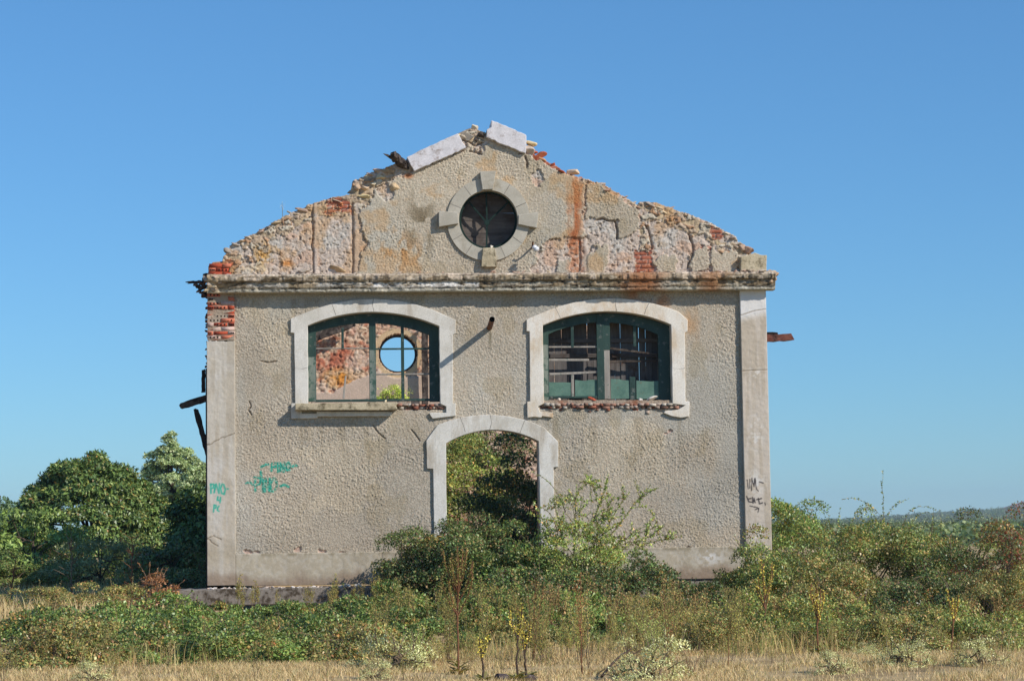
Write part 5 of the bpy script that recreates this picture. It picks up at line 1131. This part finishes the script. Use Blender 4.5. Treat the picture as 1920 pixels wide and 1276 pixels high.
# candelabra stalk and mulleins
def mullein(px, Y, h, seed, label, flowers, arms=6, top=.4, mat='stem_red', name='mullein', py=1180):
    rng = np.random.default_rng(seed); x = gx(px, Y, py); g = float(ground_z(x, Y)); lines = []; pp = []
    t = np.linspace(0, 1, 12)[:, None]; main = np.array([rng.normal()*.02, rng.normal()*.02, h])*t+rng.normal(size=(12, 3))*.006; main[0] = 0; lines.append((main, np.linspace(.013, .006, 12))); pp.append((main[7:], 1))
    for i in range(arms):
        a = 2*math.pi*i/arms+rng.uniform(-.3, .3); s = main[int(rng.integers(5, 8))]; w = rng.uniform(.10, .17)*h/1.3; tt = np.linspace(0, 1, 10)[:, None]
        pts = s+np.concatenate([np.cos(a)*w*np.sin(tt*math.pi/2), np.sin(a)*w*np.sin(tt*math.pi/2), tt*rng.uniform(.75, 1.0)*h*top], 1); lines.append((pts, np.linspace(.008, .006, 10))); pp.append((pts[2:], 1))
    root = empty(name, (x, Y, g-.01)); tag(root, label, 'mullein')
    sv, sf = tubes(lines, 6); np_obj('stalk', sv, sf, M[mat], root)
    P_ = []
    for pts, w in pp:
        n = int(len(pts)*(8 if flowers else 20)); i = rng.integers(0, len(pts)-1, n); f = rng.random((n, 1)); P_.append(pts[i]*(1-f)+pts[i+1]*f)
    P_ = np.concatenate(P_); n = len(P_); L = rng.uniform(.014, .027, n) if flowers else rng.uniform(.012, .022, n)
    V, F, C = leaves(P_+rng.normal(size=(n, 3))*.009, rng.normal(size=(n, 3)), rng.normal(size=(n, 3)), L, L*.9, palette(rng, n, *(YEL if flowers else OLIVE))); np_obj('flowers' if flowers else 'seed_capsules', V, F, M['leaf_dry'], root, C)
    n = 40; a = rng.uniform(0, 6.28, n); pos = np.stack([np.cos(a)*.02, np.sin(a)*.02, rng.uniform(0, .35, n)**1.5*h*.6], 1); L = rng.uniform(.08, .16, n)
    V, F, C = leaves(pos, np.stack([np.cos(a), np.sin(a), rng.uniform(.1, .6, n)], 1), np.tile([0, 0, 1.], (n, 1)), L, L*.35, palette(rng, n, *OLIVE)); np_obj('leaves', V, F, M['leaf'], root, C)
mullein(858, -13.0, 1.42, 1, 'dry candelabra mullein with many upright arms in front of the doorway brambles', False, 12, .36, 'stem_red')
mullein(1532, -11.5, .80, 2, 'yellow flowered mullein in the grass in front of the dusty bush', True, 5, .55)
mullein(1783, -11.0, .66, 3, 'yellow flowered mullein at the lower right, nearest the pale stake', True, 3, .6)
mullein(1436, -9.0, 1.10, 4, 'taller yellow flowered mullein in front of the bush by the right pilaster', True, 7, .45)
mullein(985, -14.2, .62, 5, 'thin yellow flowered mullein beside the two dark stones', True, 3, .6, 'stem_dark', 'mullein')
mullein(968, -14.6, .72, 6, 'yellow speckled mullein between the two dark stones', True, 2, .6, 'stem_dark', 'mullein')
mullein(905, -14.6, .46, 7, 'leaning yellow mullein left of the two dark stones', True, 3, .6, 'stem_dark', 'mullein')
for px, Y, h, s, d, lab in ((1087, -13.4, 1.15, 1.0, weed_data('tallred', 81, 1.25, 2, .04, .6, BROWN, 150, .024, .008, mat='stem_red'), 'tall red brown dry stalk in front of the wild rose, left of a paler one'),
                            (1101, -12.6, 1.1, 1.0, weed_data('tallred2', 82, 1.15, 2, .05, .6, DRYISH, 150, .024, .007, mat='stem'), 'tall pale dry stalk beside the red brown one in front of the wild rose'),
                            (1363, -13.2, .55, 1.0, weed_data('bare1', 83, .52, 1, .02, .2, BROWN, 16, .015, .008, mat='stem_red'), 'bare thin reddish stalk standing alone in the grass at right of centre'),
                            (1290, -14.0, .4, 1.0, weed_data('bare2', 84, .36, 4, .35, .2, BROWN, 12, .015, .006, mat='stem_red'), 'small branching reddish stalk in the grass right of the whitish shrub'),
                            (1254, -12.2, .7, 1.0, weed_data('bare3', 85, .72, 3, .10, .7, BROWN, 60, .02, .006, mat='stem_red'), 'dry stalk just right of the feathery green weed'),
                            (1000, -10.5, .9, 1.0, weed_data('twig1', 86, 1.0, 6, .14, .5, BROWN, 60, .02, .005, mat='stem_red'), 'brown twiggy dead weed right of the dark stones'),
                            (1218, -12.0, .6, 1.0, weed_data('feather', 87, .62, 30, .28, .8, ([(134, 146, 80), (156, 164, 98), (114, 128, 64)], [1, 1, 1]), 46, .03, .003, asp=.22, mat='stem'), 'feathery fresh green weed behind the whitish shrub at centre right'),
                            (780, -11.2, .5, 1.0, weed_data('feather2', 88, .5, 20, .25, .8, ([(134, 146, 80), (150, 156, 98), (114, 128, 64)], [1, 1, 1]), 40, .03, .003, asp=.22, mat='stem'), 'feathery green weed right of the larger whitish shrub')):
    put_weed('dry_stalk' if 'feather' not in lab else 'feathery_weed', px, Y, d, lab, 'weed', s, 1.0)
# slanting dead branch
x_, z_ = P(1128, 1280, -14.0); e = V3(1196, 1210, -12.6); r = empty('dead_branch', (x_, -14.0, .0)); tag(r, 'dark dead branch slanting up to the right out of the grass', 'branch')
e = np.array(e)-np.array([x_, -14.0, 0]); t = np.linspace(0, 1, 12)[:, None]
sv, sf = tubes([(e*t+np.array([0, 0, .05])*np.sin(t*3.1), np.linspace(.016, .006, 12)), (e*.45+np.array([.45, .1, .22])*t, np.linspace(.009, .004, 12)), (e*.7+np.array([-.05, .2, .3])*t, np.linspace(.008, .003, 12)), (e*.3+np.array([.2, .2, .05])*t, np.linspace(.008, .003, 12))], 5); np_obj('limb', sv, sf, M['stem_dark'], r)
# pale stake at the right
a = V3(1872, 1232, -9.0); b = V3(1879, 1196, -9.0); c = V3(1882, 1150, -9.0); sv, sf = tubes([(np.array([[0, 0, 0], list(b-a)]), np.array([.026, .022])), (np.array([list(b-a), list((c-a)*.8), list(c-a)]), np.array([.012, .01, .006]))], 7)
o = np_obj('wooden_stake', sv, sf, M['bare_wood']); o.location = a; tag(o, 'pale upright wooden stake at the foot of the shadowed right hedge', 'stake')
# bare small dead trees at left
def twiggy(px, Y, h, seed, label, mat='stem', name='dead_sapling'):
    rng = np.random.default_rng(seed); x = gx(px, Y); g = float(ground_z(x, Y)); lines = []; t = np.linspace(0, 1, 10)[:, None]
    main = np.array([rng.normal()*.05, 0, h])*t+rng.normal(size=(10, 3))*.012; lines.append((main, np.linspace(.022, .006, 10)))
    for i in range(26):
        s = main[rng.integers(2, 10)]; v = nrmz(rng.normal(size=3)*np.array([1, 1, .3])+np.array([0, 0, .7]))*h*rng.uniform(.12, .34); pts = s+v*t+rng.normal(size=(10, 3))*.008; lines.append((pts, np.linspace(.008, .003, 10)))
    sv, sf = tubes(lines, 4); o = np_obj(name, sv, sf, M[mat]); o.location = (x, Y, g); tag(o, label, 'dead sapling')
twiggy(133, 2.0, 1.15, 1, 'pale bare dead sapling at the foot of the chestnut tree'); twiggy(247, 1.0, 1.2, 2, 'reddish bare dead sapling left of the brown shrub', 'stem_red'); twiggy(18, 3.0, .9, 3, 'short dry brown sapling at the left edge by the dry grass', 'stem_red')
d_ = bush_data('brown', 51, .36, .34, .80, 1500, BROWN, .06, .5, .14, 30, 26, .4, dead=14); put_bush('dead_shrub', 290, -1.6, d_, 'rust brown dead shrub left of the footing', 'dead shrub')
# whitish tufted shrubs
rng_p = np.random.default_rng(77)
pale = [bush_data('pale%d' % i, 90+i, .42, .36, .42, 2600, PALE, .034, .45, .10, 55, 30, .22) for i in range(2)]
for px, Y, sc, rz, i, lab in ((738, -12.2, 1.15, 0, 0, 'largest whitish shrub in the grass, left of the candelabra mullein'), (1215, -14.2, 1.1, 1, 1, 'spreading whitish shrub at the lower edge in front of the feathery weed'), (1695, -13.6, .8, 2, 0, 'whitish tuft at the lower right between two yellow mulleins'),
                              (175, -13.6, .62, 3, 1, 'small whitish tuft at the lower left corner'), (1620, -11.8, .5, 4, 0, 'small pale tuft behind the grass right of the yellow mullein'), (1830, -13.8, .75, 5, 1, 'pale tuft at the lower right corner'), (700, -14.0, .5, .6, 1, 'little pale tuft in front of the largest whitish shrub'), (1560, -14.2, .6, 2.6, 1, 'low pale tuft at the bottom edge below the yellow mullein')):
    put_bush('whitish_shrub', px, Y, pale[i], lab, 'shrub', rz, (sc, sc, sc))
# stones in the grass
for px, py, Y, s, lab in ((945, 1263, -14.4, (.10, .09, .075), 'dark stone in the grass, left one of the pair'), (990, 1264, -14.3, (.11, .09, .07), 'dark stone in the grass, right one of the pair'), (545, 1274, -14.6, (.07, .07, .04), 'small grey stone at the bottom edge of the grass')):
    x, z = P(px, py, Y); V, F = rock((0, 0, 0), s, RNG); o = np_obj('field_stone', V, F, M['rock']); o.location = (x, Y, float(ground_z(x, Y))+s[2]*.5); tag(o, lab, 'stone')
x, z = P(530, 407, .2); d = weed_data('gablegrass', 95, .32, 2, .08, .5, ([(206, 196, 166)], [1]), 22, .012, .0035); plant('grass_stalk', (x, .2, z-.02), 0, [('seed_heads', d[0]), ('stalks', d[1])], 'thin dry grass stalk growing on top of the left gable slope', 'weed')

# ---------------- dry grass
def grass(name, n, x0, x1, y0, y1, hmin, hmax, pal, seed, wid=.004, dens=None, lean=.5, label=None):
    rng = np.random.default_rng(seed); x, y = rng.uniform(x0, x1, n), rng.uniform(y0, y1, n)
    k = fbm(x*1.3, y*1.3, seed, 3); keep = rng.random(n) < np.clip((k-.28)*3.2, .12, 1)
    if dens is not None: keep &= rng.random(n) < dens(x, y)
    x, y, k = x[keep], y[keep], k[keep]; n = len(x); h = rng.uniform(hmin, hmax, n)*(.55+.9*k); a = rng.uniform(0, 6.28, n)
    p = np.stack([x, y, ground_z(x, y)-.005], 1); lv = np.stack([np.cos(a), np.sin(a), np.zeros(n)], 1)*(rng.random(n)**1.3*lean*h)[:, None]; up = np.array([0, 0, 1.]); s = np.stack([np.sin(a+1.2), np.cos(a+1.2), np.zeros(n)], 1)*(wid*rng.uniform(.6, 1.5, n))[:, None]
    mid = p+lv*.35+up*(h*.6)[:, None]; tip = p+lv+up*h[:, None]
    V = np.stack([p-s, p+s, mid+s*.7, tip, mid-s*.7], 1).reshape(-1, 3); b = np.arange(n)[:, None]*5
    F = np.concatenate([b+np.array([[0, 1, 2, 4]]), b+np.array([[4, 2, 3, 3]])]).astype(np.int32)
    # quads + degenerate tip quads are avoided: store the tips as triangles in a second mesh island
    me = bpy.data.meshes.new(name); Q = (b+np.array([[0, 1, 2, 4]])).ravel(); T = (b+np.array([[4, 2, 3]])).ravel()
    me.vertices.add(len(V)); me.vertices.foreach_set('co', V.astype(np.float32).ravel()); me.loops.add(len(Q)+len(T)); me.loops.foreach_set('vertex_index', np.concatenate([Q, T]).astype(np.int32))
    me.polygons.add(2*n); me.polygons.foreach_set('loop_start', np.concatenate([np.arange(n)*4, 4*n+np.arange(n)*3]).astype(np.int32)); me.update(calc_edges=True)
    C = np.ones((len(V), 4), np.float32); C[:, :3] = np.repeat(palette(rng, n, *pal), 5, 0); at = me.color_attributes.new('Col', 'FLOAT_COLOR', 'POINT'); at.data.foreach_set('color', C.ravel()); me.materials.append(M['leaf_dry'])
    o = link(bpy.data.objects.new(name, me)); return tag(o, label, 'grass', None, 'stuff')
STRAW = ([(152, 134, 108), (164, 148, 122), (136, 118, 90), (146, 124, 98), (120, 104, 76), (112, 112, 74)], [5, 4, 4, 3, 2, 1])
STRAWG = ([(158, 136, 98), (138, 120, 82), (118, 116, 68), (100, 108, 58), (142, 106, 76), (166, 150, 112)], [3, 3, 3, 4, 2, 2])
grass('dry_grass', 240000, -10.5, 8.5, -16.0, -8.5, .02, .085, STRAW, 1, .0035, None, .9, 'short bleached dry grass covering the foreground')
grass('tall_dry_grass', 36000, -10.5, 8.5, -12.4, -8.2, .08, .34, STRAWG, 2, .003, lambda x, y: np.clip(1-np.abs(y+10.3-0.5*np.sin(x*1.7))/1.3, 0, 1)*np.clip((fbm(x*.9, y*.9, 7, 3)-.3)*3, .1, 1), .5, 'taller dry grass fringing the foot of the brambles')
grass('field_grass', 26000, -14, -5.2, -5, 16, .12, .34, STRAW, 3, .006, None, .5, 'dry grass field left of the ruin, in front of the trees')

# ================================================================== GROUND, HILLS, SKY, LIGHT
def axis_pts(c, fine, far): 
    a = [0.0]; s = fine
    while a[-1] < far: a.append(a[-1]+s); s *= 1.10
    a = np.array(a); return np.concatenate([-a[:0:-1], a])+c
xs, ys = axis_pts(0, .25, 3500), axis_pts(-10, .25, 3500)
X, Y = np.meshgrid(xs, ys); Zg = ground_z(X, Y)+.012*(fbm(X*1.5, Y*1.5, 301, 3)-.5)*sstep(80, 30, np.hypot(X, Y))
idx = np.arange(X.size).reshape(X.shape); F = np.stack([idx[:-1, :-1], idx[:-1, 1:], idx[1:, 1:], idx[1:, :-1]], -1).reshape(-1, 4)
gm = proc_mat('dry_ground', (176, 150, 108), (204, 178, 134), 1.1, (142, 118, 84), .6, (.5, .66), None, 14, .7, .02, .95, .1)
tag(np_obj('ground', np.stack([X, Y, Zg], -1).reshape(-1, 3), F, gm), 'dry straw coloured ground', None, None, 'structure')
# hills behind on the right: ridge heights by bearing as seen over the hedge
def ridge(x, y):
    d = np.hypot(x-CX, y+D0); b = np.degrees(np.arctan2(x-CX, y+D0))
    r = sstep(900, 2300, d)*(2+9.5*sstep(11, 18.0, b)+5*sstep(19, 30, b))
    top = sstep(2150, 2900, d)*sstep(16.2, 18.4, b)*22
    return r+top*sstep(34, 24, b)+1.5*np.sin(x*.011)*.6+.6*np.sin(y*.007+1)
hx, hy = np.arange(-900, 2000, 20.0), np.arange(420, 3300, 20.0); X, Y = np.meshgrid(hx, hy); Z = ridge(X, Y)-2.5+2.0*(fbm(X*.01, Y*.01, 311, 4)-.5); Z -= 8*sstep(470, 420, Y)
idx = np.arange(X.size).reshape(X.shape); F = np.stack([idx[:-1, :-1], idx[:-1, 1:], idx[1:, 1:], idx[1:, :-1]], -1).reshape(-1, 4)
hm = proc_mat('hill_soil', (150, 112, 88), (176, 136, 106), .02, (120, 110, 70), .03, (.5, .6), None, .3, .3, .2, .95, .1)
tag(np_obj('hills', np.stack([X, Y, Z], -1).reshape(-1, 3), F, hm, None, None, True), 'low far hills with a bare brown top', None, None, 'structure')
rng = np.random.default_rng(404); n = 30000
b = np.radians(np.where(rng.random(n) < .62, rng.uniform(8, 21, n), rng.uniform(-17, 31, n))); d = 470+2200*rng.random(n)**1.1; x, y = CX+np.sin(b)*d, -D0+np.cos(b)*d
bare = (np.degrees(b) > 16.4) & (d > 2320); keep = (~bare | (rng.random(n) < .03)) & (rng.random(n) < .35+.9*fbm(x*.012, y*.012, 321, 3)) & (y > 420) & (x > -880) & (x < 1980); x, y, d = x[keep], y[keep], d[keep]; n = len(x)
nl = 9500; bl = np.radians(np.where(rng.random(nl) < .55, rng.uniform(7.5, 21, nl), rng.uniform(-18, 32, nl))); dl = 110+360*rng.random(nl)**.8; x = np.concatenate([x, CX+np.sin(bl)*dl]); y = np.concatenate([y, -D0+np.cos(bl)*dl]); d = np.concatenate([d, dl]); n = len(x)
low = d < 470
h = rng.uniform(1.9, 3.8, n)*(1+.5*(rng.random(n) < .12))*(.55+.45*sstep(450, 1100, d)); h = np.where(low, rng.uniform(.7, 1.35, n), h); w = h*rng.uniform(.38, .62, n)*np.where(low, 2.4, 1.0); q = 44
u = nrmz(rng.normal(size=(n, q, 3))); u[..., 2] = np.abs(u[..., 2]); ctr = np.stack([x, y, np.where(low, 0.0, ridge(x, y)-2.5)], 1)[:, None]+u*np.stack([w, w, h], 1)[:, None]*rng.uniform(.6, 1, (n, q, 1))
sz = (w*.55)[:, None, None]; pos = ctr.reshape(-1, 3); S_ = np.repeat(w*np.where(low, .19, .36), q)
V, Fq, C = leaves(pos-0, nrmz(rng.normal(size=pos.shape)), nrmz(u.reshape(-1, 3)+np.array([0, 0, .4])), S_, S_, np.repeat(palette(rng, n, [(70, 88, 50), (88, 104, 60), (56, 74, 44), (104, 112, 70), (84, 90, 66)], [3, 3, 3, 1, 1], .2), q, 0), .1)
tag(np_obj('distant_woods', V, Fq, M['leaf'], None, C), 'far off blue green woods covering the hills beyond the hedge', 'woods', None, 'stuff')

SUN = Vector((1.30, -1.0, 1.12)).normalized()
el, az = math.asin(SUN.z), math.atan2(SUN.x, SUN.y)
sun = bpy.data.lights.new('sun', 'SUN'); sun.energy = 4.4; sun.angle = math.radians(.5); sun.color = (1.0, .945, .86)
so = bpy.data.objects.new('sun', sun); COL.objects.link(so); so.rotation_euler = SUN.to_track_quat('Z', 'Y').to_euler(); so.location = SUN*60
W = bpy.data.worlds.new('World'); S.world = W; W.use_nodes = True; nt = W.node_tree
sk = nt.nodes.new('ShaderNodeTexSky'); sk.sky_type = 'NISHITA'; sk.sun_disc = False; sk.sun_elevation = el; sk.sun_rotation = az % (2*math.pi); sk.altitude = 0; sk.air_density = 1.05; sk.dust_density = 0; sk.ozone_density = 10
ga = nt.nodes.new('ShaderNodeGamma'); ga.inputs[1].default_value = .8; nt.links.new(sk.outputs[0], ga.inputs[0])
nt.links.new(mixn(nt, ga.outputs[0], (.82, 1.19, 1.37), 1.0, 'MULTIPLY'), nt.nodes['Background'].inputs[0]); nt.nodes['Background'].inputs[1].default_value = .13
HAZE = True
if HAZE:
    m = MB(); m.box(-1000, 2100, -60, 3350, -6, 46)
    hz = bpy.data.materials.new('haze'); hz.use_nodes = True; t = hz.node_tree; t.nodes.remove(t.nodes['Principled BSDF']); pv = t.nodes.new('ShaderNodeVolumePrincipled')
    pv.inputs['Color'].default_value = (.64, .82, 1, 1); pv.inputs['Density'].default_value = .00018; pv.inputs['Anisotropy'].default_value = .0; t.links.new(pv.outputs[0], t.nodes['Material Output'].inputs['Volume'])
    tag(m.build('haze', hz), 'thin blue haze over the distance', None, None, 'stuff')
cam = bpy.data.cameras.new('camera'); cam.sensor_width = 36; cam.lens = 36*FPX/1920; cam.clip_end = 20000; cam.clip_start = .5
co = bpy.data.objects.new('camera', cam); COL.objects.link(co)
co.matrix_world = Matrix(((_R[0], _U[0], -_F[0], CX), (_R[1], _U[1], -_F[1], -D0), (_R[2], _U[2], -_F[2], EYE), (0, 0, 0, 1)))
S.camera = co
S.view_settings.view_transform = 'Standard'; S.view_settings.look = 'None'; S.view_settings.exposure = 0; S.view_settings.gamma = 1
S.cycles.max_bounces = 8; S.cycles.transparent_max_bounces = 8
